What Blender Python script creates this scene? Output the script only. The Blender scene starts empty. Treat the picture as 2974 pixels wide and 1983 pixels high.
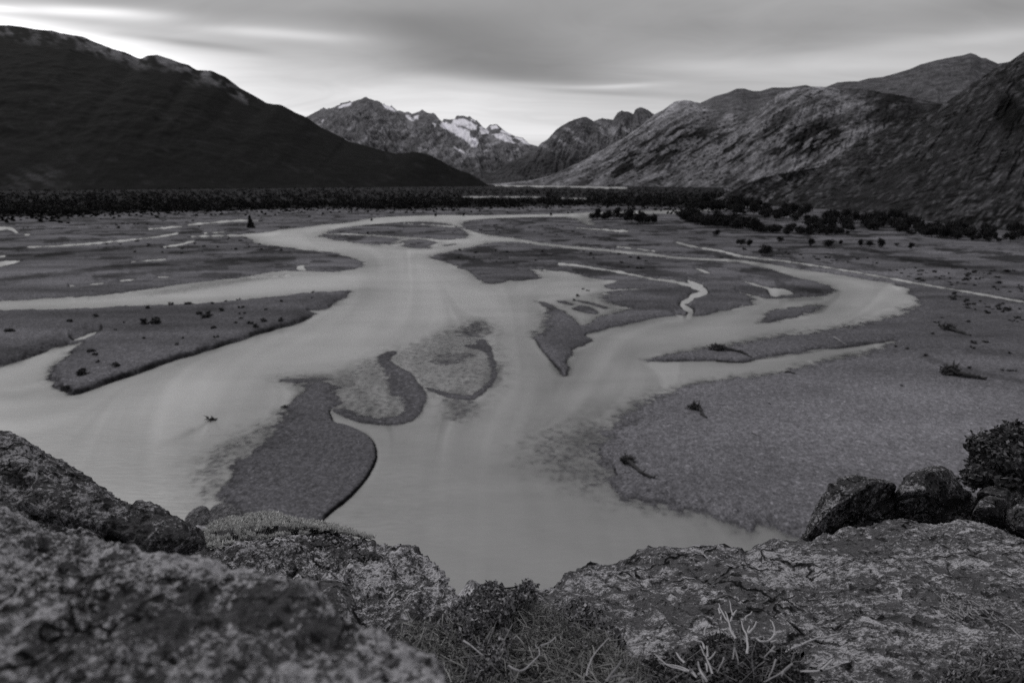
import bpy, math, random
import numpy as np
random.seed(7); RNG = np.random.default_rng(7)
sc = bpy.context.scene
COL = sc.collection
# ------------------------------------------------------------------ camera
H = 28.0                                   # camera height above the river (m)
LENS, SENS = 20.0, 36.0
PW, PH = 2974.0, 1983.0
F = PW * LENS / SENS
CX, CY = PW / 2, PH / 2
HORIZON = 522.0
PITCH = math.atan((CY - HORIZON) / F)
CP, SP = math.cos(PITCH), math.sin(PITCH)
cam_d = bpy.data.cameras.new("camera"); cam = bpy.data.objects.new("camera", cam_d); COL.objects.link(cam)
cam.location = (0, 0, H); cam.rotation_euler = (math.pi / 2 - PITCH, 0, 0)
cam_d.lens = LENS; cam_d.sensor_width = SENS; cam_d.clip_start = 0.05; cam_d.clip_end = 60000
cam_d.dof.use_dof = True; cam_d.dof.focus_distance = 2.35; cam_d.dof.aperture_fstop = 2.8
sc.camera = cam
sc.render.engine = 'CYCLES'
sc.view_settings.view_transform = 'Standard'; sc.view_settings.look = 'None'
sc.view_settings.exposure = 0.0; sc.view_settings.gamma = 1.0
sc.cycles.use_denoising = False
sc.cycles.max_bounces = 5; sc.cycles.diffuse_bounces = 2; sc.cycles.glossy_bounces = 2
sc.cycles.transparent_max_bounces = 8

def rays(px, py):
    """world direction of photo pixels, scaled so the component along the optical axis is 1"""
    px = np.asarray(px, float); py = np.asarray(py, float)
    a = (px - CX) / F; b = (CY - py) / F
    return np.stack([a, CP + b * SP, -SP + b * CP], -1)
def ground(px, py, z=0.0):
    d = rays(px, py); t = (z - H) / np.minimum(d[..., 2], -1e-4)
    return d * t[..., None] + np.array([0, 0, H])
def project(P):
    x = P[..., 0]; y = P[..., 1]; z = P[..., 2] - H
    dep = np.maximum(y * CP - z * SP, 1e-3); up = y * SP + z * CP
    return CX + F * x / dep, CY - F * up / dep
def Cr(ox, oy, s):
    return lambda *p: [(ox + a / s, oy + b / s) for a, b in p]
C1 = Cr(0, 0, 2.351); C2 = Cr(800, 200, 2.352); C3 = Cr(1974, 100, 2.351); C4 = Cr(0, 550, 2.351)
C5 = Cr(900, 580, 2.351); C6 = Cr(1974, 580, 2.351); C7 = Cr(500, 900, 2.351); C8 = Cr(1400, 800, 2.351)
C9 = Cr(0, 1200, 2.003); C10 = Cr(900, 1400, 2.352); C11 = Cr(1974, 1200, 2.003)
C13 = Cr(1474, 0, 1.568); C14 = Cr(1250, 1650, 3.92); C15 = Cr(1800, 1650, 3.92); C16 = Cr(2374, 1180, 3.92)
NN = lambda *p: list(p)

# ------------------------------------------------------------------ world: overcast evening sky, one soft sun
SUN_AZ, SUN_EL = math.radians(-48), math.radians(50)      # azimuth from +Y towards +X
w = bpy.data.worlds.new("World"); sc.world = w; w.use_nodes = True
nt = w.node_tree; nt.nodes.clear()
class G:
    """tiny node-graph helper"""
    def __init__(s, t): s.t = t
    def n(s, ty, **kw):
        x = s.t.nodes.new(ty)
        for k, v in kw.items(): setattr(x, k, v)
        return x
    def inp(s, sock, v):
        if v is None: return
        if isinstance(v, bpy.types.NodeSocket): s.t.links.new(v, sock)
        else: sock.default_value = v
    def m(s, op, a, b=None, c=None, clamp=False):
        x = s.n('ShaderNodeMath', operation=op); x.use_clamp = clamp
        for i, v in enumerate((a, b, c)): s.inp(x.inputs[i], v)
        return x.outputs[0]
    def add(s, a, b): return s.m('ADD', a, b)
    def mul(s, a, b): return s.m('MULTIPLY', a, b)
    def sub(s, a, b): return s.m('SUBTRACT', a, b)
    def comb(s, x, y, z=0.0):
        c = s.n('ShaderNodeCombineXYZ')
        for i, v in enumerate((x, y, z)): s.inp(c.inputs[i], v)
        return c.outputs[0]
    def noise(s, vec, scale, detail=4, rough=.55, dist=0.0, out='Fac'):
        x = s.n('ShaderNodeTexNoise'); s.inp(x.inputs['Vector'], vec)
        x.inputs['Scale'].default_value = scale; x.inputs['Detail'].default_value = detail
        x.inputs['Roughness'].default_value = rough; x.inputs['Distortion'].default_value = dist
        return x.outputs[out]
    def voro(s, vec, scale, out='Color', feature='F1', rand=1.0):
        x = s.n('ShaderNodeTexVoronoi', feature=feature); s.inp(x.inputs['Vector'], vec)
        x.inputs['Scale'].default_value = scale; x.inputs['Randomness'].default_value = rand
        return x.outputs[out]
    def map(s, v, a, b, c=0.0, d=1.0, smooth=True):
        x = s.n('ShaderNodeMapRange', interpolation_type='SMOOTHSTEP' if smooth else 'LINEAR')
        for i, q in enumerate((v, a, b, c, d)): s.inp(x.inputs[i], q)
        return x.outputs[0]
    def scale(s, vec, x, y, z):
        k = s.n('ShaderNodeVectorMath', operation='MULTIPLY'); s.inp(k.inputs[0], vec); k.inputs[1].default_value = (x, y, z)
        return k.outputs[0]
    def vadd(s, a, b):
        k = s.n('ShaderNodeVectorMath', operation='ADD'); s.inp(k.inputs[0], a); s.inp(k.inputs[1], b); return k.outputs[0]
    def sep(s, vec):
        k = s.n('ShaderNodeSeparateXYZ'); s.inp(k.inputs[0], vec); return k.outputs
    def attr(s, name, out='Fac'):
        k = s.n('ShaderNodeAttribute', attribute_name=name); return k.outputs[out]
    def grey(s, v, tint=(1.0, 0.985, 1.05)):
        c = s.n('ShaderNodeCombineColor')
        for i in range(3): s.inp(c.inputs[i], s.mul(v, tint[i]))
        return c.outputs[0]
g = G(nt)
tc = g.n('ShaderNodeTexCoord'); dirv = tc.outputs['Generated']
dx, dy, dz = g.sep(dirv)
az = g.mul(g.m('ARCTAN2', dx, dy), 57.2958)
el = g.mul(g.m('ARCSINE', dz), 57.2958)
# streaked cloud deck, seen in perspective
zc = g.add(g.m('MAXIMUM', dz, 0.0), 0.10)
deck = g.comb(g.m('DIVIDE', dx, zc), g.m('DIVIDE', dy, zc), 0.0)
warp = g.noise(g.scale(deck, .22, .5, 1), 1.0, 3, .5)
w2 = g.noise(g.comb(g.mul(az, .045), g.mul(el, .11), 3.3), 1.0, 3, .5)
w2v = g.noise(g.comb(g.mul(az, .04), g.mul(el, .08), 7.7), 1.0, 3, .55, 0, 'Color')
azw = g.add(az, g.mul(g.sub(w2, .5), 9.0))
elw = g.add(el, g.mul(g.sub(warp, .5), 6.0))
def azel(px, py):
    d = rays(px * 1.2645, py * 1.2645)
    return math.degrees(math.atan2(d[0], d[1])), math.degrees(math.atan2(d[2], math.hypot(d[0], d[1])))
base = g.map(el, -1, 18, .68, .37)
fall = g.map(el, 20, 60, 0, .02); base = g.add(base, fall)
base = g.mul(base, g.map(g.m('ABSOLUTE', az), 60, 130, 1.0, .8))
val = base
# (display px x, y, half-width px, half-height px, tilt px per px, amplitude)
BLOBS = [(20, 100, 380, 56, .12, .85), (230, 32, 140, 13, .03, .50), (340, 190, 350, 50, .26, .42), (650, 82, 170, 13, .05, .26), (20, 22, 60, 8, .1, .35),
         (620, 30, 430, 26, .04, -.06), (900, 225, 320, 60, .05, .26), (430, 108, 170, 11, .12, -.22), (110, 45, 150, 10, .1, -.16),
         (1170, 112, 290, 72, .10, -.19), (1210, 164, 190, 28, .07, -.14), (1010, 90, 180, 50, .2, -.05), (1650, 50, 420, 50, .05, -.09),
         (1440, 203, 120, 7, -.02, .20), (1420, 224, 190, 9, .04, -.13), (1180, 290, 230, 50, .0, .10), (1900, 165, 300, 26, -.03, .09),
         (1640, 150, 170, 16, .04, .07), (2250, 20, 260, 45, -.05, -.12), (2050, 110, 200, 14, -.06, .08), (1560, 190, 260, 20, .0, -.05), (2300, 90, 150, 16, -.1, .08), (1850, 118, 130, 10, -.05, -.06)]
for bx, by, sx, sy, tl, A in BLOBS:
    a0, e0 = azel(bx, by); a1, e1 = azel(bx + sx, by + tl * sx); a2, e2 = azel(bx, by + sy)
    tilt = (e1 - e0) / (a1 - a0); ia = 1 / abs(a1 - a0); ie = 1 / abs(e2 - e0)
    p = g.mul(g.sub(azw, a0), ia)
    q = g.mul(g.sub(g.sub(elw, e0), g.mul(g.sub(az, a0), tilt)), ie)
    r2 = g.add(g.mul(p, p), g.mul(q, q))
    val = g.add(val, g.mul(g.m('POWER', 2.71828, g.mul(r2, -0.9)), A))
st = g.noise(g.vadd(g.scale(deck, .55, 1.35, 1), g.scale(w2v, 1.1, 1.1, 0)), 1.0, 6, .58, .9)
st2 = g.noise(g.vadd(g.scale(deck, .12, .55, 1), (5.1, 2.2, 0)), 1.0, 4, .5, .3)
mod = g.add(1.0, g.add(g.mul(g.sub(st, .5), .6), g.mul(g.sub(st2, .5), .55)))
val = g.m('MAXIMUM', g.mul(val, mod), .05)
sky = g.n('ShaderNodeTexSky', sky_type='NISHITA'); sky.sun_disc = False
sky.sun_elevation = SUN_EL; sky.sun_rotation = SUN_AZ
bw = g.n('ShaderNodeRGBToBW'); nt.links.new(sky.outputs[0], bw.inputs[0])
STR = 0.10
cloud = g.mul(val, 1.0 / STR)
tot = g.add(g.mul(bw.outputs[0], .04), g.mul(cloud, .96))      # thin gaps in a nearly closed deck
bg = g.n('ShaderNodeBackground'); nt.links.new(g.grey(tot, (1.0, .995, 1.005)), bg.inputs[0]); bg.inputs[1].default_value = STR
wo = g.n('ShaderNodeOutputWorld'); nt.links.new(bg.outputs[0], wo.inputs[0])
sl = bpy.data.lights.new("sun", 'SUN'); sl.energy = 1.3; sl.angle = math.radians(25); sl.color = (1, .99, .97)
so = bpy.data.objects.new("sun", sl); COL.objects.link(so)
so.rotation_euler = (math.pi / 2 - SUN_EL, 0, math.pi - SUN_AZ)      # shines from azimuth SUN_AZ, elevation SUN_EL

# ------------------------------------------------------------------ helpers
def hash3(ix, iy, iz, seed):
    h = (ix.astype(np.uint32) * np.uint32(374761393) + iy.astype(np.uint32) * np.uint32(668265263) +
         iz.astype(np.uint32) * np.uint32(2147483647) + np.uint32(seed * 974634599 % 4294967295))
    h = (h ^ (h >> np.uint32(13))) * np.uint32(1274126177)
    h = (h ^ (h >> np.uint32(16))) * np.uint32(2246822519)
    return ((h ^ (h >> np.uint32(15))).astype(np.float32)) / np.float32(4294967295.0)
def vnoise(P, seed=0):
    """smooth value noise in -1..1 at the points P (n,3)"""
    P = np.asarray(P, np.float32); i = np.floor(P).astype(np.int64); f = P - i; u = f * f * f * (f * (f * 6 - 15) + 10)
    out = np.zeros(P.shape[:-1], np.float32)
    for a in (0, 1):
        wa = u[..., 0] if a else 1 - u[..., 0]
        for b in (0, 1):
            wb = u[..., 1] if b else 1 - u[..., 1]
            for c in (0, 1):
                wc = u[..., 2] if c else 1 - u[..., 2]
                out += wa * wb * wc * hash3(i[..., 0] + a, i[..., 1] + b, i[..., 2] + c, seed)
    return out * 2 - 1
def fbm(P, oct=5, seed=0, gain=.5, ridged=False):
    P = np.asarray(P, np.float32); a = 1.0; s = np.zeros(P.shape[:-1], np.float32); tot = 0
    for k in range(oct):
        v = vnoise(P * (2.03 ** k) + 17.3 * k, seed + k)
        s += a * ((1 - 2 * np.abs(v)) if ridged else v); tot += a; a *= gain
    return s / tot
def sstep(x, a, b):
    t = np.clip((x - a) / (b - a), 0, 1); return t * t * (3 - 2 * t)
def mesh(name, V, Fq, mat=None, parent=None, smooth=True, attrs=None):
    """one mesh object from vertex and face arrays (faces all of one size, or a list of such arrays)"""
    V = np.asarray(V, np.float32); groups = Fq if isinstance(Fq, list) else [Fq]
    groups = [np.asarray(q, np.int32) for q in groups if len(q)]
    me = bpy.data.meshes.new(name)
    me.vertices.add(len(V)); me.vertices.foreach_set('co', V.ravel())
    nl = sum(q.size for q in groups); npoly = sum(len(q) for q in groups)
    me.loops.add(nl); me.loops.foreach_set('vertex_index', np.concatenate([q.ravel() for q in groups]))
    me.polygons.add(npoly); ls = []; o = 0
    for q in groups:
        ls.append(o + np.arange(len(q)) * q.shape[1]); o += q.size
    me.polygons.foreach_set('loop_start', np.concatenate(ls).astype(np.int32))
    if smooth: me.polygons.foreach_set('use_smooth', np.ones(npoly, bool))
    for k, v in (attrs or {}).items():
        v = np.asarray(v, np.float32)
        if v.ndim == 1:
            at = me.attributes.new(k, 'FLOAT', 'POINT'); at.data.foreach_set('value', v)
        else:
            at = me.attributes.new(k, 'FLOAT_VECTOR', 'POINT'); at.data.foreach_set('vector', v.ravel())
    me.update(calc_edges=True); me.validate()
    if mat: me.materials.append(mat)
    ob = bpy.data.objects.new(name, me); COL.objects.link(ob)
    if parent: ob.parent = parent
    return ob
def tag(o, label=None, cat=None, group=None, kind=None):
    if label: o['label'] = label
    if cat: o['category'] = cat
    if group: o['group'] = group
    if kind: o['kind'] = kind
    return o
def empty(name, loc=(0, 0, 0), rz=0.0):
    o = bpy.data.objects.new(name, None); COL.objects.link(o); o.location = loc; o.rotation_euler = (0, 0, rz); o.empty_display_size = .2
    return o
def dup(root, loc, rz=0.0, s=1.0):
    r = root.copy(); COL.objects.link(r); r.location = loc; r.rotation_euler = (0, 0, rz)
    r.scale = s if isinstance(s, tuple) else (s, s, s)
    for ch in root.children:
        c = ch.copy(); COL.objects.link(c); c.parent = r
    return r
def gridfaces(nr, nc, wrap=False):
    r = np.arange(nr - 1)[:, None]; c = np.arange(nc if wrap else nc - 1)[None, :]; c2 = (c + 1) % nc
    return np.stack([r * nc + c, r * nc + c2, (r + 1) * nc + c2, (r + 1) * nc + c], -1).reshape(-1, 4)
def tubes(paths, sides=5):
    """verts, quads for many tapered tubes: each path = (points (n,3), radii (n,))"""
    VS, FS, o = [], [], 0
    for pts, rad in paths:
        P = np.asarray(pts, float); n = len(P); T = np.gradient(P, axis=0); T /= np.linalg.norm(T, axis=1)[:, None] + 1e-9
        up = np.array([.3, .2, .93]); A = np.cross(T, up); A /= np.linalg.norm(A, axis=1)[:, None] + 1e-9; B = np.cross(T, A)
        th = np.linspace(0, 2 * np.pi, sides, endpoint=False)
        ring = P[:, None] + np.asarray(rad)[:, None, None] * (np.cos(th)[None, :, None] * A[:, None] + np.sin(th)[None, :, None] * B[:, None])
        VS.append(ring.reshape(-1, 3)); FS.append(gridfaces(n, sides, True) + o); o += n * sides
    return np.concatenate(VS), np.concatenate(FS)
def leafquads(C, N, size, rng, aspect=2.2):
    """a small leaf-shaped quad at each centre C, lying roughly across N"""
    n = len(C); a = rng.normal(size=(n, 3)); N = N + .7 * rng.normal(size=(n, 3)); N /= np.linalg.norm(N, axis=1)[:, None] + 1e-9
    A = np.cross(N, a); A /= np.linalg.norm(A, axis=1)[:, None] + 1e-9; B = np.cross(N, A)
    s = (size * (.6 + .8 * rng.random(n)))[:, None]
    V = np.stack([C - A * s, C + B * s / aspect, C + A * s, C - B * s / aspect], 1).reshape(-1, 3)
    return V, np.arange(4 * n).reshape(-1, 4)
def mat_new(name):
    m = bpy.data.materials.new(name); m.use_nodes = True; t = m.node_tree; t.nodes.clear()
    q = G(t); out = q.n('ShaderNodeOutputMaterial'); b = q.n('ShaderNodeBsdfPrincipled'); t.links.new(b.outputs[0], out.inputs[0])
    b.inputs['Roughness'].default_value = .9; b.inputs['Specular IOR Level'].default_value = .04
    return m, q, b, out
def bump(q, b, h, strength=.5, dist=.02):
    x = q.n('ShaderNodeBump'); x.inputs['Strength'].default_value = strength; x.inputs['Distance'].default_value = dist
    q.inp(x.inputs['Height'], h); q.t.links.new(x.outputs[0], b.inputs['Normal'])
# ------------------------------------------------------------------ braided river bed: shores traced as outlines on the flat valley floor
WS = 0.35          # default softness of a shore (m, at 60 m)
SH, MD, SO = .30, .9, 3.2
LAND = []          # (outline [(x,y,w)], top height)
def poly(top, *runs):
    P = []
    for wd, pts in runs: P += [(x, y, wd) for x, y in pts]
    return (P, top)
# north plain with the left bars
A = poly(.55,
    (.5, NN((-2500, 1010), (-900, 905)) + C4((-60, 758), (100, 755), (300, 745), (700, 720), (950, 690), (1120, 665), (1350, 635), (1500, 615), (1650, 600), (1750, 580), (1900, 552), (2000, 548), (2120, 555), (2200, 565), (2351, 560))),
    (.4, C5((100, 488), (250, 485), (340, 465), (362, 440), (345, 420), (300, 400), (220, 380), (150, 360), (0, 350))),
    (.4, C4((2250, 440), (2150, 420), (2000, 405), (1870, 390), (1750, 370), (1665, 328), (1600, 316), (1640, 304), (1800, 295), (1900, 275), (2050, 260), (2200, 240))),
    (.4, C5((90, 170), (250, 158), (330, 140), (450, 120), (700, 110), (900, 103), (1100, 108), (1500, 100), (1700, 97), (1900, 85), (2351, 72)) + C6((60, 70), (112, 68), (113, 76))),
    (.5, NN((2060, 606), (2500, 560), (3600, 529), (3600, 525), (-2500, 525))))
# everything right of the main channel: middle bar, spit, the big near bar
E = poly(.6,
    (.5, NN((3600, 528), (2500, 560)) + C6((200, 80), (115, 88), (112, 97), (0, 99)) + C5((2200, 98), (1990, 95), (1925, 110), (1922, 132), (1965, 168), (1930, 180), (1850, 166), (1790, 120), (1640, 118), (1350, 125), (1100, 138), (1035, 165), (1060, 200), (1150, 225), (1250, 245), (1400, 262), (1500, 275), (1560, 290), (1700, 305), (2000, 335), (2351, 362))),
    (.4, C6((0, 390), (200, 398), (270, 402), (500, 420), (650, 445), (850, 475), (1100, 510), (1300, 545), (1450, 568), (1560, 605), (1590, 622), (1565, 640), (1610, 668), (1655, 708))),
    (1.2, C6((1600, 735), (1500, 780), (1400, 815), (1300, 840), (1100, 880), (800, 915), (600, 950), (400, 990), (200, 1020))),
    (.8, C8((1700, 475), (1550, 498), (1400, 520), (1200, 552), (1085, 585))),
    (.3, C8((1250, 590), (1450, 583), (1580, 582), (1640, 590), (1800, 592), (1870, 572), (2050, 555), (2200, 530), (2351, 508))),
    (.3, C6((500, 1085), (700, 1075), (850, 1040), (920, 1020), (1100, 1018), (1300, 985), (1508, 955))),
    (1.0, C6((1400, 1008), (1200, 1068), (1000, 1110), (800, 1155), (600, 1195), (300, 1235), (0, 1282))),
    (1.8, C8((1250, 815), (1180, 850), (1100, 890))),
    (3.0, C8((1040, 945), (960, 1010), (890, 1080), (860, 1130), (800, 1200), (780, 1260), (850, 1340), (870, 1390), (930, 1470), (1050, 1535))),
    (2.0, C11((0, 545), (150, 575), (300, 640), (375, 682), (420, 632), (560, 652), (650, 690), (720, 712))),
    (1.0, NN((2500, 1640), (2900, 1740), (4800, 1900), (6000, 1500), (6000, 900), (5200, 600))))
# central bar
Fb = poly(.55,
    (.45, C5((790, 388), (950, 360), (1100, 330), (1250, 292), (1330, 287), (1430, 290), (1600, 315), (1800, 337), (2000, 355), (2351, 388))),
    (.4, C6((0, 412), (250, 418), (430, 432), (560, 457), (650, 482), (720, 512), (800, 532), (900, 555), (1000, 580), (1050, 606), (1042, 630), (980, 650), (850, 660), (700, 672), (590, 682), (560, 665), (500, 655), (510, 690), (440, 720), (300, 755), (150, 790), (50, 800))),
    (.4, C8((1410, 280), (1330, 262), (1290, 246), (1320, 275), (1230, 278), (1160, 285), (1140, 300), (1060, 315), (1000, 330), (850, 362), (760, 385), (700, 403), (730, 425), (775, 443), (725, 458), (690, 480), (640, 490), (610, 510), (605, 545), (580, 580), (588, 640), (567, 702))),
    (.25, C8((520, 640), (440, 550), (390, 480), (372, 440))),
    (1.3, C8((385, 410), (420, 390), (460, 360), (470, 290), (478, 250))),
    (.35, C8((440, 205), (360, 172), (400, 176), (450, 195), (500, 225), (560, 250), (610, 285), (662, 347), (700, 345), (780, 318))),
    (1.0, C8((850, 280), (950, 255), (1040, 225), (1000, 210), (880, 190), (830, 155), (825, 130))),
    (.35, C8((870, 108), (1000, 103), (1122, 92), (1110, 85), (1000, 90), (870, 97), (835, 75)) + C5((2060, 575), (2120, 550), (1990, 545), (1880, 530), (1860, 515), (1780, 500), (1700, 485), (1640, 490), (1560, 475), (1470, 465), (1510, 495), (1590, 530), (1560, 540), (1420, 560), (1340, 548), (1330, 568), (1215, 580))),
    (.25, C5((1180, 560), (1100, 500), (1000, 450), (900, 415))))
J = poly(1.05,
    (.5, NN((-2500, 1130), (-700, 955)) + C4((-60, 835), (300, 825), (500, 825), (900, 810), (1100, 800), (1300, 795), (1500, 780), (1650, 765), (1900, 740), (2100, 715), (2290, 698)) + C5((150, 637), (308, 618))),
    (.5, C5((200, 690), (85, 757), (0, 755)) + C4((2120, 832), (2150, 858))),
    (.26, C4((2100, 890), (2000, 930), (1850, 965), (1650, 1030), (1400, 1110), (1150, 1180), (1000, 1240), (850, 1290), (700, 1338), (505, 1412))),
    (.5, C4((440, 1385), (380, 1350), (340, 1310), (325, 1270), (350, 1220), (400, 1180), (440, 1145), (465, 1105), (560, 1060), (585, 1035), (540, 1040), (450, 1075), (380, 1078), (330, 1095), (200, 1150), (80, 1195), (-60, 1222))),
    (.5, NN((-900, 1200), (-2500, 1500))))
K = poly(.36,
    (.5, C7((1090, 490), (1010, 492), (880, 508), (938, 528))),
    (.6, C7((935, 545), (850, 600), (830, 640), (762, 660))),
    (1.6, C7((768, 710), (735, 790), (702, 830), (690, 890), (600, 945), (530, 985), (420, 1050), (372, 1095), (410, 1150), (360, 1200), (335, 1290), (420, 1345))),
    (.7, C7((500, 1385), (520, 1480), (900, 1600), (1000, 1480))),
    (.18, C7((1020, 1450), (1080, 1390), (1200, 1300), (1330, 1160), (1390, 1050), (1402, 990), (1380, 900), (1310, 840), (1200, 790), (1105, 772), (1088, 730), (1065, 690))),
    (1.2, C7((1125, 640), (1112, 580), (1095, 520))))
K2 = poly(.16,
    (.3, C7((1390, 325), (1440, 300), (1500, 278), (1545, 290), (1490, 315), (1480, 345), (1560, 395), (1640, 440), (1670, 490), (1715, 540), (1742, 600), (1712, 660), (1690, 720), (1600, 772), (1500, 788), (1350, 776), (1250, 760), (1150, 712), (1090, 672))),
    (.9, C7((1200, 690), (1300, 728), (1420, 752), (1560, 728), (1620, 640), (1560, 590), (1520, 560), (1490, 480), (1440, 390))))
RIM = poly(.14, (.35, C7((2110, 190), (2160, 240), (2195, 320), (2217, 430), (2192, 505), (2100, 580), (2050, 620), (1900, 600), (1730, 540))),
    (.5, C7((1740, 528), (1900, 578), (2050, 590), (2120, 540), (2170, 480), (2185, 420), (2165, 320), (2130, 270), (1960, 245), (2080, 240))))
PATCH = poly(-.03, (1.6, C7((1745, 372), (1850, 300), (1980, 285), (2025, 300), (2005, 345), (1900, 372))))
PATCH2 = poly(-.01, (1.8, C7((1965, 140), (2060, 80), (2120, 120), (2105, 190), (2020, 185))))
TRAIL = poly(-.07, (2.2, C7((1900, 620), (2060, 622), (1990, 700), (1930, 740))))
NECK = poly(.02, (.9, C7((690, 478), (880, 500), (1080, 488), (1080, 470), (900, 470))))
HI = poly(.5, (.45, C5((100, 235), (130, 213), (250, 190), (480, 165), (700, 150), (890, 157), (1000, 180), (1010, 190), (1060, 222), (1087, 245), (1060, 265), (930, 275), (800, 260), (640, 252), (500, 243), (300, 232), (180, 228))))
HI2 = poly(.4, (.45, C5((80, 255), (95, 238), (200, 238), (400, 250), (590, 262), (585, 280), (555, 315), (440, 306), (200, 280))))
HI3 = poly(.3, (.4, C5((610, 290), (720, 268), (820, 280), (870, 300), (780, 322), (850, 326), (760, 334), (680, 330), (620, 310))))
HI4 = poly(.2, (.4, C5((905, 313), (980, 300), (985, 306), (920, 318))))
G1 = poly(.35, (.4, C6((515, 846), (560, 815), (600, 790), (575, 785), (620, 775), (700, 745), (850, 730), (1010, 720), (930, 760), (870, 775), (800, 800), (690, 826), (600, 843))))
B1 = poly(.25, (.3, C5((1700, 685), (1800, 710), (1790, 725), (1720, 706))))
B2 = poly(.25, (.3, C5((1790, 738), (1870, 718), (1950, 755), (1965, 780), (1880, 772), (1800, 750))))
B3 = poly(.2, (.3, C5((1800, 682), (1920, 700), (2060, 750), (1900, 712))))
S1 = poly(-.11, (1.8, C7((1375, 340), (1440, 390), (1530, 590), (1600, 690), (1500, 745), (1350, 735), (1200, 690), (1100, 650), (1090, 560), (1100, 480), (1200, 420), (1300, 370))))
S2 = poly(-.10, (2.2, C7((1540, 280), (1700, 235), (1950, 125), (2060, 70), (2150, 120), (2110, 180), (2150, 240), (2200, 330), (2205, 430), (2180, 500), (2080, 580), (1900, 590), (1720, 530), (1660, 450), (1540, 380), (1490, 345))))
S3 = poly(-.10, (4.5, C8((430, 1120), (600, 1070), (900, 1010), (800, 1250), (900, 1450), (600, 1380), (420, 1260))))
S4 = poly(-.10, (2.5, C7((420, 880), (640, 800), (720, 800), (600, 960), (380, 1100), (330, 1280), (200, 1200), (280, 1000))))
S5 = poly(-.12, (1.5, C4((1850, 1290), (2100, 1270), (2351, 1280), (2351, 1330), (2100, 1320))))
S6 = poly(-.14, (1.6, C4((1000, 705), (1400, 655), (1700, 612), (1950, 590), (1800, 600), (1450, 665), (1120, 715))))
LAND = [A, E, Fb, J, K, K2, RIM, PATCH, PATCH2, TRAIL, NECK, HI, HI2, HI3, HI4, G1, B1, B2, B3, S1, S2, S3, S4, S5, S6]
# water carved through the bars: pools (closed) and runnels (open, with half width in photo px)
POOLS = [C6((395, 540), (480, 563), (600, 597), (700, 604), (760, 628), (800, 648), (700, 655), (625, 668), (612, 640), (590, 607), (480, 582)),
         C6((370, 618), (420, 635), (500, 650), (480, 655), (420, 642)), C6((90, 468), (150, 470), (210, 500), (180, 503)),
         C4((485, 1035), (560, 1000), (690, 962), (620, 1005), (570, 1028)), C4((-200, 500), (-60, 500), (70, 482), (158, 485), (90, 515), (10, 525), (-200, 560)),
         C4((-200, 255), (20, 250), (90, 260), (135, 300), (100, 300), (70, 275), (0, 285), (-200, 290)), C4((2020, 545), (2040, 518), (2110, 515), (2070, 530), (2105, 556), (2050, 552)),
         C4((810, 622), (920, 613), (915, 622), (830, 630)), C4((1070, 598), (1170, 596), (1165, 604), (1080, 604)), C4((165, 305), (210, 300), (200, 315), (170, 316))]
RUNS = [(C5((1700, 440), (1820, 448), (2000, 475), (2150, 500), (2351, 545)), 3.0), (C8((1175, 28), (1300, 40), (1450, 72)), 4),
        (C8((1440, 75), (1540, 108), (1490, 128), (1430, 142), (1425, 165), (1360, 192), (1385, 220), (1430, 245), (1410, 285)), 7),
        (C4((190, 394), (450, 385), (830, 352), (1100, 322), (1210, 302)), 2.8), (C4((1020, 272), (1200, 256), (1240, 256)), 2.5), (C4((1290, 243), (1400, 232), (1600, 215), (1760, 212)), 2.8),
        (C4((1310, 322), (1500, 318), (1660, 314)), 2.6), (C4((1120, 395), (1230, 378), (1320, 355)), 2.2),
        (C5((1820, 195), (1960, 203), (2170, 216)), 2.6), (C6((-20, 290), (100, 325), (300, 352), (400, 385), (560, 402), (800, 430), (1000, 462), (1300, 512), (1500, 550), (1700, 585), (2000, 635), (2400, 708), (3200, 850)), 2.8),
        (C5((640, 160), (800, 172), (1000, 185)), 1.6), (C5((2100, 320), (2351, 352)), 2.0), (C4((1700, 604), (1900, 596), (1980, 588)), 2.0), (C4((480, 660), (620, 648), (720, 640)), 1.6), (C4((900, 495), (1130, 478)), 1.4), (C4((0, 460), (30, 455)), 2.5), (C4((1400, 300), (1530, 292)), 1.4), (C5((1560, 478), (1660, 492), (1780, 496)), 2.2), (C5((2000, 640), (2130, 655)), 1.5), (C6((60, 560), (150, 590)), 5), (C5((480, 308), (560, 316), (640, 300)), 2.4), (C5((930, 290), (1010, 270)), 1.8), (C2((1500, 795), (1700, 798), (2000, 803), (2400, 815)), 3.0), (C2((1270, 876), (1500, 874), (1850, 876)), 1.4),
        (C2((1960, 885), (2130, 888)), 1.6)]
def chaikin(P, closed=True):
    P = np.asarray(P, float); Q = np.roll(P, -1, 0) if closed else P[1:]; R = P if closed else P[:-1]
    out = np.stack([R * .75 + Q * .25, R * .25 + Q * .75], 1).reshape(-1, P.shape[1])
    return out if closed else np.concatenate([P[:1], out, P[-1:]])
def segdist(X, Y, S):
    """distance from points to polyline segments S (m, 2 ends, 3: x y w); returns distance, w and crossing parity"""
    best = np.full(X.shape, 1e9, np.float32); bw_ = np.ones(X.shape, np.float32); par = np.zeros(X.shape, bool)
    for (ax, ay, aw), (bx, by, bw2) in S:
        ex, ey = bx - ax, by - ay; L = ex * ex + ey * ey + 1e-12
        t = np.clip(((X - ax) * ex + (Y - ay) * ey) / L, 0, 1)
        d = (X - ax - t * ex) ** 2 + (Y - ay - t * ey) ** 2
        k = d < best; best = np.where(k, d, best); bw_ = np.where(k, aw + t * (bw2 - aw), bw_)
        if (ay != by):
            c = ((ay > Y) != (by > Y)) & (X < (bx - ax) * (Y - ay) / (by - ay) + ax)
            par ^= c
    return np.sqrt(best), bw_, par
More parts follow.
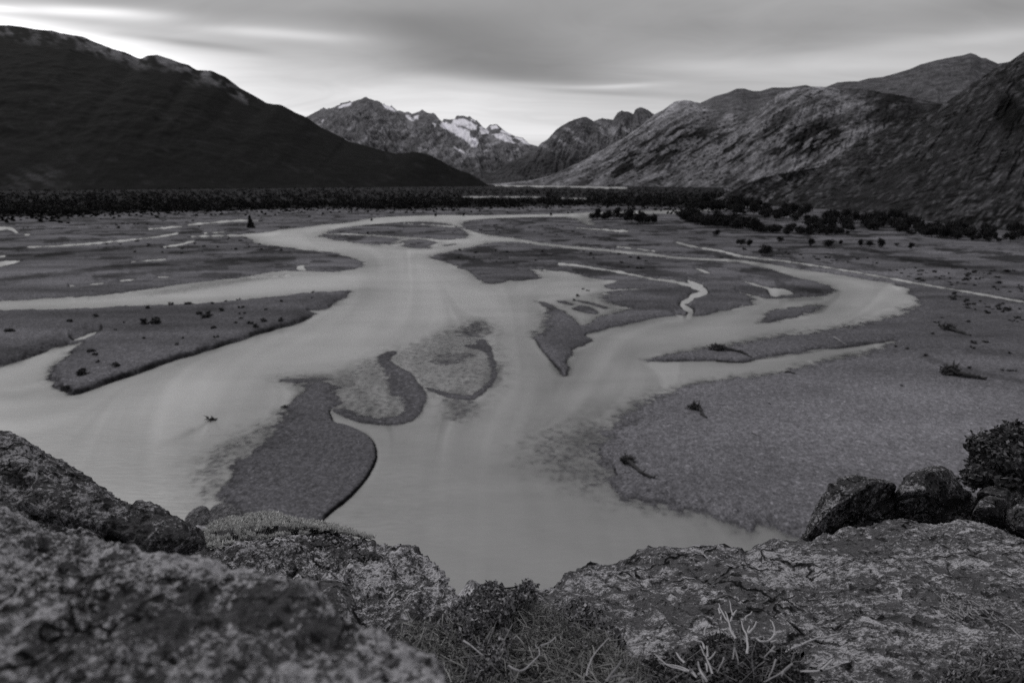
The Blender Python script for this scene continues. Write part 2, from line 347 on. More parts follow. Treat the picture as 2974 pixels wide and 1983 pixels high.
def outline_world(P, closed=True):
    P = np.asarray(P, float)
    if P.shape[1] == 2: P = np.c_[P, np.full(len(P), WS)]
    P = chaikin(P, closed)
    Wd = ground(P[:, 0], P[:, 1]); return np.c_[Wd[:, :2], P[:, 2]]
# valley-floor grid: rows follow equal steps of depression angle so that cells grow with distance
ypx = np.concatenate([np.arange(524.0, 532, .5), np.arange(532, 1500, 2.0), np.arange(1500, 1800, 12.0), np.linspace(1810, 2600, 12)])
Yrow = ground(np.full(len(ypx), CX), ypx)[:, 1]
dep = Yrow * CP + H * SP
u = np.concatenate([np.linspace(-3.2, -1.02, 50)[:-1], np.linspace(-1.02, 1.02, 1010), np.linspace(1.02, 3.2, 50)[1:]])
GX = (dep[:, None] * u[None, :]).astype(np.float32); GY = np.repeat(Yrow[:, None], len(u), 1).astype(np.float32)
X, Y = GX.ravel(), GY.ravel(); NV = len(X)
far = np.maximum(np.hypot(X, Y) / 60, .6)
P3 = np.stack([X, Y, np.zeros_like(X)], -1)
e1 = fbm(P3 / 2.2, 3, 1); e2 = fbm(P3 / 14.0, 3, 5)
jig = (e1 * .45 + e2 * .35) * np.minimum(far, 4)          # ragged shore offset (m)
rag = fbm(P3 / .9, 4, 15, .6)
Z = np.full(NV, -9.0, np.float32); SHORE = np.full(NV, 1e6, np.float32)
for P, top in LAND:
    Wd = outline_world(P); S = list(zip(Wd, np.roll(Wd, -1, 0)))
    lo = Wd[:, :2].min(0); hi = Wd[:, :2].max(0); mg = 12 + .12 * abs(hi[1])
    idx = np.nonzero((X > lo[0] - mg) & (X < hi[0] + mg) & (Y > lo[1] - mg) & (Y < hi[1] + mg))[0]
    d, wd, ins = segdist(X[idx], Y[idx], S)
    wd = wd * far[idx] ** 1.15
    sd = np.where(ins, d, -d) + jig[idx] * np.clip(wd * 1.1, .15, 1.4) * .8 + rag[idx] * np.clip(wd - .3, 0, 2.5) * .9
    q = sd / wd
    if top > 0:
        k = np.where(q > 0, top * (1 - np.exp(-q * .9)), np.maximum(q * .32, -1.2) * (1 if top > .2 else .7))
    else:
        k = np.where(q > 0, top, top + q * .25)
    Z[idx] = np.maximum(Z[idx], k)
    if top > .2: SHORE[idx] = np.minimum(SHORE[idx], d)
Z = np.maximum(Z, -1.1 + .15 * e2)
qx, qy = project(P3)                      # where the floor sits in the photo: pools and runnels were measured there
jpx = 3.0 * fbm(np.stack([qx / 16, qy / 9, 0 * qx], -1), 3, 77)
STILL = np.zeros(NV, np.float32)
def carve(P, closed, hw):
    P = np.asarray(P, float); lo = P.min(0) - 30; hi = P.max(0) + 30
    idx = np.nonzero((qx > lo[0]) & (qx < hi[0]) & (qy > lo[1]) & (qy < hi[1]) & (Y > 20))[0]
    Wd = chaikin(np.c_[P, np.ones(len(P))], closed)
    S = list(zip(Wd, np.roll(Wd, -1, 0))) if closed else list(zip(Wd[:-1], Wd[1:]))
    d, _, ins = segdist(qx[idx], qy[idx], S)
    sd = (np.where(ins, d, -d) if closed else hw - d) + jpx[idx]
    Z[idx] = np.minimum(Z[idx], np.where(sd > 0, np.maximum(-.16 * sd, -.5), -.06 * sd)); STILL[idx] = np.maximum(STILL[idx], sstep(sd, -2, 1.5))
for P in POOLS: carve(P, True, 0)
for P, hw in RUNS: carve(P, False, hw * 1.05)
peb = fbm(P3 / .55, 3, 9); sw = fbm(np.stack([X / 26, Y / 9, 0 * X], -1), 4, 21)
near = 1 / np.maximum(far, 1)
shoal = sstep(Z, -.3, -.12) * (1 - sstep(Z, -.02, .05)); rif = fbm(np.stack([X / 1.1, Y / 2.6, 0 * X], -1), 4, 19, .6)
Z += shoal * (peb * .04 + rif * .035) * near + peb * .06 * near + sw * .10 * np.clip(Z + .02, 0, .5) * 2 + e1 * .05 * np.clip(Z + .3, 0, .3)
# terrace of the far plain rises gently towards the slopes
Z += np.where(Z > .2, np.clip((Y - 500) / 2500, 0, 1) * 2.0, 0)
Z += np.where(Z > .2, np.clip((np.abs(X) - .9 * Y - 60) / 200, 0, 1) * 2.0, 0)
ZW = Z.copy()
# tone of the dry ground: old bars lighter, fresh ones mid grey, moist margins darker
pxx, pyy = project(np.stack([X, Y, np.zeros_like(X)], -1))
streak = fbm(np.stack([X / 30 + e2 * .5, Y / 5.0, 0 * X], -1) , 4, 33)
str2 = fbm(np.stack([X / 60 + e2, Y / 16.0, 0 * X + 4], -1), 3, 35)
fd = sstep(Y, 70, 130)
tone = .140 + .03 * e2 + (.035 + .05 * fd) * streak + (.035 + .035 * fd) * str2
tone *= 1 - .32 * (1 - sstep(Z + .10 * rag, .03, .22)) * (Z > -.5)
tone *= 1 - .17 * sstep(pxx, 640, 680) * (1 - sstep(pxx, 1110, 1150)) * sstep(pyy, 1080, 1130)
tone *= 1 + .07 * sstep(pxx, 1650, 1800) * sstep(pyy, 980, 1060)
tone *= 1 + .40 * np.exp(-(((pxx - 2640) * .8 - (pyy - 1230) * 1.6) / 420) ** 2) * sstep(pyy, 1010, 1200) * (pxx > 1700)      # paler sheet of dry sand on the near bar
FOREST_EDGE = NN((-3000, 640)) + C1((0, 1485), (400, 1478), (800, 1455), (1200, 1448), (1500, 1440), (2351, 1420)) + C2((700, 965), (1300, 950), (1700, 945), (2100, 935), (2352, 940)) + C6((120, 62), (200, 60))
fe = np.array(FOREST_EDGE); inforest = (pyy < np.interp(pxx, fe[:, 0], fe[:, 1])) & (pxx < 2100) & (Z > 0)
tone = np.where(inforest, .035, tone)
DAMP = [(C4((-300, 660), (0, 632), (300, 605), (800, 540), (1300, 497), (1700, 488), (2000, 482)), 9, .5), (C4((650, 608), (900, 588), (1200, 566), (1550, 548)), 7, .5), (C4((250, 465), (600, 432), (900, 410)), 6, .45), (C4((0, 1180), (200, 1120), (420, 1050)), 22, .25),
        (C6((1180, 390), (1430, 412), (1700, 442), (2000, 478), (2351, 520), (2800, 570)), 9, .55), (C6((1650, 1090), (1900, 1180), (2351, 1275), (2700, 1340)), 9, .35), (C5((1250, 375), (1500, 388), (1750, 405), (2000, 440), (2351, 480)), 8, .45), (C6((420, 500), (560, 488), (700, 500)), 7, .5), (C6((660, 575), (760, 610), (950, 640)), 9, .45), (C5((1000, 415), (1200, 405), (1350, 400)), 6, .4), (C6((1950, 1050), (2351, 1090)), 10, .25)]
for P, wp, am in DAMP:      # damp hollows left by old channels
    P = np.asarray(P, float); lo = P.min(0) - 60; hi = P.max(0) + 60; idx = np.nonzero((qx > lo[0]) & (qx < hi[0]) & (qy > lo[1]) & (qy < hi[1]) & (Y > 20))[0]
    Wd = chaikin(np.c_[P, np.ones(len(P))], False); d, _, _ = segdist(qx[idx], qy[idx], list(zip(Wd[:-1], Wd[1:]))); tone[idx] *= 1 - am * (1 - sstep(d + jpx[idx] * 1.6, wp * .3, wp * 1.3))
scrub = sstep(fbm(np.stack([X / 11, Y / 9, 0 * X], -1), 5, 44, .6), .0, .28) * sstep(Y, 95, 220) * (Z > .25)
tone *= 1 - .72 * scrub
tone = np.clip(tone, .02, .4)
V = np.stack([X, Y, Z], -1)
Fg = gridfaces(len(ypx), len(u))

mg_, q, b, out = mat_new("gravel")
geo = q.n('ShaderNodeNewGeometry'); pos = geo.outputs['Position']
flat = q.scale(pos, 1, 1, .3)
cob = q.sep(q.voro(flat, 5.8))[0]; cob2 = q.sep(q.voro(flat, 11.0))[1]; cob3 = q.noise(flat, 1.6, 5, .65)
sp = q.add(.62, q.mul(q.m('POWER', cob, 1.3), .50)); sp = q.mul(sp, q.add(.70, q.mul(cob2, .60))); sp = q.mul(sp, q.map(cob3, .25, .75, .70, 1.30))
white = q.map(q.sep(q.voro(q.vadd(flat, (3, 7, 0)), 3.6))[2], .97, .99, 0, .6)
sp = q.add(sp, white)
tn = q.attr('tone')
col = q.mul(tn, sp)
steep = q.map(q.sep(geo.outputs['Normal'])[2], .62, .95, .14, 1.0)       # shade of the undercut banks painted in: steep faces darkened
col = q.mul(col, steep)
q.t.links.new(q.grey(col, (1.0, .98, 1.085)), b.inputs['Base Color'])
bump(q, b, q.voro(flat, 4.6, 'Distance'), .3, .10)
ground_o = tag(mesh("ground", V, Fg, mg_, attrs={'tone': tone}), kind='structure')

# ------------------------------------------------------------------ river: silty glacial water, the bed shows only where it is shallow
dpt = -Z
keepv = dpt > -.12
kf = keepv[Fg].any(1); Fw = Fg[kf]; used = np.zeros(NV, bool); used[Fw] = True; remap = np.cumsum(used) - 1
Vw = np.stack([X, Y, np.zeros_like(X)], -1)[used]
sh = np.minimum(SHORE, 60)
# silk lines of the long flow: potential flow between the banks, then noise smeared along it
gw, gh, gs = 744, 310, 4.0
gxp = np.arange(gw) * gs; gyp = 540 + np.arange(gh) * gs
gpt = ground(*np.meshgrid(gxp, gyp)); dpp = gpt[..., 1] * CP + H * SP
ci = np.clip(np.searchsorted(u, gpt[..., 0] / dpp), 0, len(u) - 1); ri = np.clip(np.searchsorted(-Yrow, -gpt[..., 1]), 0, len(Yrow) - 1)
wet = (Z.reshape(len(ypx), len(u))[ri, ci] < -.12)
phi = np.tile(np.linspace(1, 0, gh)[:, None], (1, gw)); wf = wet.astype(np.float32)
src = np.zeros_like(wet); src[:22] = True
def nb(A_, k): return np.roll(A_, *k)
NBS = [(1, 0), (-1, 0), (1, 1), (-1, 1)]
def edgefix(A_, k, fillv=0):
    B_ = nb(A_, k).copy(); sh_, ax_ = k
    if ax_ == 0: B_[0 if sh_ > 0 else -1] = fillv
    else: B_[:, 0 if sh_ > 0 else -1] = fillv
    return B_
wn = [edgefix(wf, k) for k in NBS]; den = np.maximum(sum(wn), 1)
wts = [1.0, 1.0, 1.0, 1.0]
for it in range(2600):
    phi = sum(w_ * edgefix(phi, k) for w_, k in zip(wn, NBS)) / den
    phi[src] = 1.0; phi[-1] = 0.0; phi[:, 0] = np.where(np.arange(gh) > 40, .12, phi[:, 0])
vy, vx = np.gradient(-phi); sp_ = np.hypot(vx, vy) + 1e-9
for _ in range(3): vx = (vx + np.roll(vx, 1, 0) + np.roll(vx, -1, 0)) / 3; vy = (vy + np.roll(vy, 1, 1) + np.roll(vy, -1, 1)) / 3
sp_ = np.hypot(vx, vy) + 1e-9; vx, vy = vx / sp_, vy / sp_
def blur(A_, n):
    for _ in range(n): A_ = (A_ * 2 + np.roll(A_, 1, 0) + np.roll(A_, -1, 0) + np.roll(A_, 1, 1) + np.roll(A_, -1, 1)) / 6
    return A_
def lic(nz, steps):
    acc = nz.copy(); cnt = 1
    for sg in (1, -1):
        yy_, xx_ = np.mgrid[0:gh, 0:gw].astype(np.float32); yy_, xx_ = yy_.copy(), xx_.copy()
        for _ in range(steps):
            iy = np.clip(yy_, 0, gh - 1).astype(int); ix = np.clip(xx_, 0, gw - 1).astype(int)
            yy_ += sg * vy[iy, ix]; xx_ += sg * vx[iy, ix]
            acc += nz[np.clip(yy_, 0, gh - 1).astype(int), np.clip(xx_, 0, gw - 1).astype(int)]; cnt += 1
    acc /= cnt; return (acc - acc.mean()) / acc.std()
nr = np.random.default_rng(3)
silk = .22 * lic(blur(nr.random((gh, gw)), 8), 45) + .95 * lic(blur(nr.random((gh, gw)), 40), 60)
silk = blur(silk, 1)
fi = np.clip((qx / gs), 0, gw - 1.01); fj = np.clip((qy - 540) / gs, 0, gh - 1.01); i0, j0 = fi.astype(int), fj.astype(int); a_, b2_ = fi - i0, fj - j0
SILK = (silk[j0, i0] * (1 - a_) * (1 - b2_) + silk[j0, i0 + 1] * a_ * (1 - b2_) + silk[j0 + 1, i0] * (1 - a_) * b2_ + silk[j0 + 1, i0 + 1] * a_ * b2_).astype(np.float32)
SILK *= ((qx > -200) & (qx < 3174)) * (1 - .8 * sstep(qy, 1180, 1420))
for (ax, ay), (bx_, by_), wd_, am in (((617, 1219), (500, 1290), 9, -1.8), ((560, 1248), (400, 1330), 12, -1.2), ((606, 1226), (570, 1290), 8, 1.6), ((625, 1222), (645, 1260), 6, -1.0)):      # wake of the snag
    tt = np.clip(((qx - ax) * (bx_ - ax) + (qy - ay) * (by_ - ay)) / ((bx_ - ax) ** 2 + (by_ - ay) ** 2), 0, 1)
    SILK += am * (1 - tt) * np.exp(-((qx - ax - tt * (bx_ - ax)) ** 2 + (qy - ay - tt * (by_ - ay)) ** 2) / (wd_ * (.5 + tt)) ** 2)
mw, q, b, out = mat_new("silty_water")
dep_n = q.attr('depth'); pos = q.n('ShaderNodeNewGeometry').outputs['Position']
dep_n = q.add(dep_n, q.mul(q.sub(q.noise(q.scale(pos, 1.6, 1.1, 0), 1.0, 5, .7), .5), q.mul(.42, q.m('POWER', 2.71828, q.mul(q.m('ABSOLUTE', q.sub(dep_n, .10)), -12.0)))))      # cobbles breaking the shallows
f2 = q.noise(q.scale(pos, .03, .08, 0), 1.0, 4, .55, .6)
ex = q.m('POWER', 2.71828, q.mul(q.m('MAXIMUM', dep_n, 0.0), -7.0))
body = q.add(q.add(.225, q.mul(q.attr('sky_sheen'), .13)), q.add(q.mul(q.attr('silk'), .068), q.mul(q.sub(f2, .5), .22)))  # sky sheen painted into the body colour, strongest far off and mid-channel
body = q.add(body, q.mul(q.attr('still'), .09))  # bright sky mirrored in pools and runnels, painted as a paler body
rp = q.n('ShaderNodeMapping'); q.t.links.new(pos, rp.inputs[0]); rp.inputs['Rotation'].default_value = (0, 0, math.radians(-22)); rp.inputs['Scale'].default_value = (.55, 2.6, 0)
rip = q.noise(rp.outputs[0], 1.0, 3, .5, .6); px_n, py_n, pz_n = q.sep(pos)
rmask = q.mul(q.map(py_n, 78, 45, 0, 1), q.map(px_n, -2, -12, .25, 1))            # wind ripples on the near pool
body = q.mul(body, q.add(1.0, q.mul(rmask, q.mul(q.sub(rip, .5), .55))))
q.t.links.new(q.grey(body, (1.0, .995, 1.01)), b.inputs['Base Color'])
b.inputs['Roughness'].default_value = .34; b.inputs['IOR'].default_value = 1.95; b.inputs['Specular IOR Level'].default_value = .5
bump(q, b, rip, .15, .12)
tr = q.n('ShaderNodeBsdfTransparent'); mx = q.n('ShaderNodeMixShader')
q.t.links.new(q.m('MINIMUM', ex, .93), mx.inputs[0]); q.t.links.new(b.outputs[0], mx.inputs[1]); q.t.links.new(tr.outputs[0], mx.inputs[2]); q.t.links.new(mx.outputs[0], out.inputs[0])
river = tag(mesh("river_water", Vw, remap[Fw], mw, attrs={'sky_sheen': (sstep(sh, 1.5, 13) * (1 - .9 * sstep(qy, 1080, 1380)) * (.75 + .25 * sstep(-qx, -1900, -1000)))[used], 'depth': dpt[used], 'silk': SILK[used], 'still': STILL[used]}), kind='structure')
def zground(x, y):
    """height of the valley floor at world x, y"""
    r = int(np.argmin(np.abs(Yrow - y))); c = int(np.argmin(np.abs(u * dep[r] - x))); return float(Z[r * len(u) + c])
def onfloor(px, py):
    p = ground(np.array(px), np.array(py)); return float(p[0]), float(p[1]), max(zground(p[0], p[1]), -.05)
# ------------------------------------------------------------------ mountains
def mountain_mat(name, bump_scale=.02, bs=.6, bd=8.0, dots=0.0, dsc=.05):
    m, q, b, out = mat_new(name)
    pos = q.n('ShaderNodeNewGeometry').outputs['Position']
    n1 = q.noise(q.scale(pos, 1, 1, 1.4), bump_scale, 8, .62, .3)
    t = q.mul(q.attr('tone'), q.mul(q.map(n1, .25, .75, .45, 1.55), q.map(q.noise(pos, bump_scale * 7, 5, .75), .32, .68, .4, 1.6)))
    dn = q.voro(q.scale(pos, 1, .7, 1.5), dsc, 'Distance'); dm = q.noise(pos, dsc * .25, 4, .6)
    col = q.mul(t, q.sub(1.0, q.mul(q.mul(q.map(dn, .52, .22, 0, dots), q.map(dm, .40, .56, 0, 1)), 1.0)))      # scattered bushes
    mixn = q.n('ShaderNodeMix', data_type='FLOAT'); q.inp(mixn.inputs[0], q.attr('snow')); q.inp(mixn.inputs[2], col); mixn.inputs[3].default_value = .92
    q.t.links.new(q.grey(mixn.outputs[0], (1.0, .985, 1.07)), b.inputs['Base Color'])
    bump(q, b, n1, bs, bd)
    return m
MOUNT = mountain_mat("mountain_rock", .012, .8, 14.0); WOODED = mountain_mat("wooded_slope", .03, .35, 5.0); NEARSLOPE = mountain_mat("bushy_slope", .045, 1.0, 5.0, .8, .11); SCREE = mountain_mat("scree_slope", .018, .9, 10.0, .75, .045)
def resample(P, t):
    P = np.asarray(P, float); k = P[:, 0]; return np.stack([np.interp(t, k, P[:, i]) for i in range(P.shape[1])], -1)
def mountain(name, crest, base, nu, nv, amp, seed, tonefn, mat, gully=(14, 2.0), power=1.1, shear=1.0, snow=None, crest_noise=.012, back=.8, mix3=.35):
    """crest: (px, py, forward distance); base: (px, forward distance) at the valley floor; the slope between carries gullies and spurs"""
    crest = np.asarray(crest, float); base = np.asarray(base, float)
    t = np.linspace(0, 1, nu)
    arc = lambda A, k: (A[:, 0] - A[0, 0]) / (A[-1, 0] - A[0, 0])
    cr = resample(np.c_[arc(crest, 0), crest], t)[:, 1:]; ba = resample(np.c_[arc(base, 0), base], t ** shear)[:, 1:]
    d = rays(cr[:, 0], cr[:, 1]); top = d * (cr[:, 2] / d[:, 1])[:, None] + np.array([0, 0, H])
    bd = ba[:, 1] * CP + H * SP; bot = np.stack([(ba[:, 0] - CX) / F * bd, ba[:, 1], np.full(nu, -3.0)], -1)
    v = np.linspace(0, 1, nv); nb = nv // 5; vb = np.linspace(0, 1, nb + 1)[1:]
    hgt = np.maximum(top[:, 2], 2.0)
    front = bot[None] + (top - bot)[None] * v[:, None, None]
    front[..., 2] = bot[None, :, 2] + (top - bot)[None, :, 2] * (v ** power)[:, None]
    bk = top + np.stack([top[:, 0] * .0, hgt * 1.6 + 50, -hgt * back], -1)
    rear = top[None] + (bk - top)[None] * vb[:, None, None]
    S = np.concatenate([front, rear], 0); vv = np.concatenate([v, 1 + vb])
    T = np.repeat(t[None], len(vv), 0); VV = np.repeat(vv[:, None], nu, 1); HG = np.repeat(hgt[None], len(vv), 0)
    sc_ = np.median(hgt)
    wob = fbm(np.stack([T * gully[0] * .6, VV * 2.0, 0 * T], -1), 3, seed + 50) * .45
    g1 = fbm(np.stack([T * gully[0] + wob, VV * gully[1], 0 * T], -1), 5, seed, .52, True)
    g2 = fbm(np.stack([T * gully[0] * 3.7 + wob * 2, VV * gully[1] * 3.2, 0 * T + 7], -1), 5, seed + 9, .6, True)
    p3 = fbm(S * np.array([1., 1., 1.6]) * (6.0 / sc_), 5, seed + 20, .55, True)
    g1 = g1 * (1 - mix3) + p3 * mix3
    wgt = np.sin(np.pi * np.clip(VV, 0, 1) ** .8) ** .8 * (VV < 1) + .0
    disp = (g1 * .7 + g2 * .32) * amp * wgt
    cn = fbm(np.stack([T * 120, 0 * T, 0 * T + 3], -1), 4, seed + 3, .6) * crest_noise * (VV > .9)
    S[..., 2] += HG * (disp + cn) ; S[..., 1] -= HG * disp * .9
    S[..., 2] = np.maximum(S[..., 2], -4.0)
    flat = S.reshape(-1, 3)
    fx, fy = project(flat)
    tone = tonefn(T.ravel(), VV.ravel(), g1.ravel(), g2.ravel(), fx, fy, flat)
    sn = np.zeros(len(flat), np.float32)
    if snow:
        jx = fx + 6 * fbm(flat / 130, 3, 71); jy = fy + 5 * fbm(flat / 110, 4, 73)
        for pp in snow:
            Wd = np.c_[np.asarray(pp, float), np.ones(len(pp))]; dd, _, ins = segdist(jx, jy, list(zip(Wd, np.roll(Wd, -1, 0))))
            sn = np.maximum(sn, sstep(np.where(ins, dd, -dd), -2.5, .5))
    o = mesh(name, flat, gridfaces(len(vv), nu), mat, attrs={'tone': np.clip(tone, .004, .5), 'snow': sn})
    return tag(o, kind='structure')
def zdist(pts, D):                # attach distances (linear in px x between given (x, D) pairs) to a crest
    D = np.asarray(D, float); return [(x, y, float(np.interp(x, D[:, 0], D[:, 1]))) for x, y in pts]
# left forested mountain
M1 = NN((-1500, -150), (-700, 40), (-250, 68)) + C1((0, 172), (60, 174), (150, 187), (210, 198), (330, 210), (440, 228), (560, 250), (650, 290), (760, 332), (850, 358), (920, 387), (968, 404), (1010, 382), (1075, 376), (1150, 402), (1230, 430), (1290, 448), (1345, 483), (1440, 485), (1540, 525), (1640, 605), (1730, 652), (1820, 705), (1920, 718), (2010, 765), (2100, 805), (2190, 870), (2351, 945)) + C2((220, 333), (330, 402), (420, 457), (500, 497), (600, 520), (720, 556), (820, 580), (880, 578), (940, 567), (1000, 575), (1060, 592), (1130, 627), (1190, 662), (1250, 692), (1330, 717), (1400, 757), (1455, 797))
def t1(T, V_, g1, g2, fx, fy, P):
    n = fbm(P / np.array([220., 220, 120]), 5, 61); n2 = fbm(np.stack([(fx + fy * 1.1) / 60, (fy - fx * .5) / 16, 0 * fx], -1), 5, 63, .6)
    t = .0055 + .003 * n + .008 * sstep(n2, .2, .55)
    crest_y = np.interp(fx, [p[0] for p in M1], [p[1] for p in M1]); dc = fy - crest_y
    rock = (1 - sstep(dc, 8, 52 + 25 * n2)) * sstep(fbm(np.stack([fx / 26, (fy - fx * .5) / 14, 0 * fx], -1), 4, 65), -.25, .3) * (fx < 720)
    t += .12 * rock
    foot = sstep(fy, 455, 520) * (1 - sstep(fx, 90, 230)) * sstep(n2, -.2, .4); t += .03 * foot
    return t
mountain("hill_forested", zdist(M1, [(-1500, 3000), (0, 3400), (700, 3300), (1000, 3000), (1420, 2500)]), [(-2600, 1200), (200, 1500), (900, 1900), (1440, 2450)], 620, 170, .03, 11, t1, WOODED, (11, 1.0), 1.12, 1.0, crest_noise=.006, mix3=.45)
# glacier mountain
M2 = C2((-200, 420), (100, 380), (220, 326), (270, 300), (315, 275), (330, 266), (342, 275), (358, 276), (362, 262), (367, 273), (420, 254), (436, 247), (446, 232), (480, 231), (508, 217), (520, 225), (560, 214), (590, 204), (604, 196), (622, 192), (634, 204), (690, 218), (712, 228), (735, 245), (741, 238), (748, 248), (786, 256), (791, 248), (800, 260), (830, 286), (850, 286), (880, 296), (908, 295), (930, 308), (960, 300), (985, 290), (1004, 276), (1018, 292), (1060, 306), (1082, 304), (1095, 312), (1122, 350), (1140, 360), (1150, 342), (1190, 347), (1222, 344), (1238, 322), (1290, 322), (1312, 332), (1324, 322), (1345, 342), (1372, 352), (1392, 372), (1418, 398), (1436, 408), (1470, 381), (1512, 379), (1542, 405), (1590, 440), (1640, 463), (1690, 473), (1730, 510), (1792, 530), (1900, 600), (2050, 700), (2200, 760))
SNOW = [C2((1112, 385), (1140, 362), (1170, 375), (1210, 385), (1222, 350), (1280, 338), (1330, 360), (1372, 392), (1366, 412), (1330, 415), (1300, 390), (1240, 383), (1225, 395), (1290, 415), (1320, 425), (1330, 460), (1385, 490), (1380, 535), (1345, 530), (1290, 480), (1210, 440), (1170, 415)),
        C2((430, 262), (500, 236), (522, 232), (500, 255), (450, 266)), C2((732, 248), (790, 266), (828, 292), (800, 288), (745, 268)), C2((890, 325), (920, 328), (950, 355), (925, 352)), C2((940, 330), (970, 320), (975, 340), (950, 342)),
        C2((1470, 395), (1510, 388), (1520, 405), (1480, 415)), C2((1390, 425), (1440, 415), (1460, 440), (1400, 445)), C2((1480, 445), (1560, 450), (1620, 475), (1600, 485), (1640, 510), (1560, 490), (1500, 465)), C2((1540, 415), (1600, 445), (1610, 455), (1545, 430)), C2((1640, 468), (1690, 480), (1735, 520), (1690, 500)),
        C2((1215, 540), (1260, 555), (1285, 575), (1250, 565)), C2((315, 355), (328, 352), (325, 362)), C2((1070, 375), (1090, 380), (1085, 390)), C2((1395, 395), (1420, 410), (1400, 412)), C2((1340, 340), (1370, 360), (1345, 352))]
def t2(T, V_, g1, g2, fx, fy, P):
    n = fbm(P / 300, 5, 81); n2 = fbm(np.stack([(fx - fy * .4) / 30, (fy + fx * .5) / 14, 0 * fx], -1), 4, 83)
    t = .14 + .06 * n + .16 * sstep(n2, .1, .5) * sstep(fy, 300, 400)
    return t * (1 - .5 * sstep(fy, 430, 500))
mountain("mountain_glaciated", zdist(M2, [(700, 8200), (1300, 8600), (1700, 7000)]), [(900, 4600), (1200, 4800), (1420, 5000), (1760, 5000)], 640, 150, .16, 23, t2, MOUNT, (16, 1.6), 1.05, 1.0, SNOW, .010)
# right middle massif with two knobs
M3 = C2((1380, 770), (1600, 640), (1700, 590), (1795, 530)) + C13((150, 655), (185, 632), (225, 588), (260, 565), (305, 543), (345, 535), (360, 533), (395, 552), (430, 538), (480, 546), (500, 515), (520, 505), (550, 510), (575, 520), (580, 500), (605, 490), (630, 495), (668, 522), (720, 560), (800, 600), (900, 620))
def t3(T, V_, g1, g2, fx, fy, P):
    n = fbm(P / 260, 5, 91); n2 = fbm(np.stack([(fx + fy * 1.2) / 60, (fy - fx * .5) / 14, 0 * fx], -1), 4, 93)
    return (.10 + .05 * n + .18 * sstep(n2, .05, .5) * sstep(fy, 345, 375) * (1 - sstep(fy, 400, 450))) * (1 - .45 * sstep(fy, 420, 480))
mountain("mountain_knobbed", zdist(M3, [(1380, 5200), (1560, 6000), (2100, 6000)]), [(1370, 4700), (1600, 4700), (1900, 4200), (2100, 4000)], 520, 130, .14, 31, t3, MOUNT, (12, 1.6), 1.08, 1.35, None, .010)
# far smooth ridge
M5 = C3((-200, 560), (60, 500), (150, 465), (240, 423), (330, 399), (390, 371), (440, 371), (500, 388), (550, 389), (630, 364), (750, 364), (860, 346), (900, 358), (1000, 360), (1080, 328), (1130, 324), (1220, 321), (1290, 302), (1390, 291), (1500, 260), (1580, 235), (1650, 205), (1750, 178), (1850, 158), (1940, 143), (1985, 128), (2020, 138), (2060, 163), (2090, 163), (2170, 200), (2250, 190), (2500, 230), (3200, 350))
def t5(T, V_, g1, g2, fx, fy, P):
    return .095 + .012 * fbm(P / 500, 4, 95) + .02 * sstep(fbm(np.stack([(fx - 2 * fy) / 90, fy / 40, 0 * fx], -1), 3, 96), 0, .5)
mountain("ridge_smooth", zdist(M5, [(1900, 6500), (2974, 5500), (3400, 5200)]), [(1900, 3600), (3400, 3000)], 420, 100, .05, 41, t5, MOUNT, (8, 1.2), 1.0, 1.2, None, .002)
# long scree ridge
M4 = C13((-250, 838), (40, 836), (240, 800), (330, 752), (420, 690), (520, 635), (600, 580), (670, 520), (708, 502), (760, 464), (800, 458), (830, 458), (880, 472)) + C3((250, 528), (360, 540), (430, 535), (540, 515), (620, 440), (690, 396), (780, 375), (870, 362), (960, 358), (1030, 362), (1130, 385), (1230, 370), (1350, 392), (1500, 415), (1650, 445), (1800, 478), (1950, 520), (2400, 700))
def t4(T, V_, g1, g2, fx, fy, P):
    a = np.stack([(fx - fy * 1.35) / 95, (fy + fx * .62) / 13 + 1.1 * fbm(P / 160, 3, 108), 0 * fx], -1)       # scree chutes slant down to the left
    s1 = fbm(a, 6, 101, .62); n = fbm(P / np.array([130., 130, 90]), 5, 103)
    cx_ = np.array([p[0] for p in M4]); cy_ = np.array([p[1] for p in M4]); dc = fy - np.interp(fx, cx_, cy_)
    bush = sstep(s1 + .6 * n, .02, .22)
    band = np.exp(-((dc - 95 - .12 * (fx - 1900)) / 48) ** 2) * (fx > 1750)
    t = .11 + .04 * n + .08 * sstep(-s1 - .4 * n, -.1, .35)
    t = t * (1 - .86 * np.clip(bush * (.50 + .95 * band), 0, 1))
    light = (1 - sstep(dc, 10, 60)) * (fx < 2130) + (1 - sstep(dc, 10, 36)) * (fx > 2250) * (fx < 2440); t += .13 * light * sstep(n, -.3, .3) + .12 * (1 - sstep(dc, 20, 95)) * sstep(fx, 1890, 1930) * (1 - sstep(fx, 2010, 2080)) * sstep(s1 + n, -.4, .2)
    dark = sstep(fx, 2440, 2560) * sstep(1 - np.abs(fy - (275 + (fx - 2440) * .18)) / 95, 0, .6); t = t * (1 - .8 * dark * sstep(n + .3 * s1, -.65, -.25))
    return t
mountain("ridge_scree", zdist(M4, [(1300, 3600), (1900, 3400), (2350, 2300), (2974, 1700)]), [(1200, 3500), (1750, 2500), (2150, 1900), (2700, 1100), (2974, 900)], 900, 230, .085, 51, t4, SCREE, (22, 1.6), 1.05, 1.15, None, .006, mix3=.4)
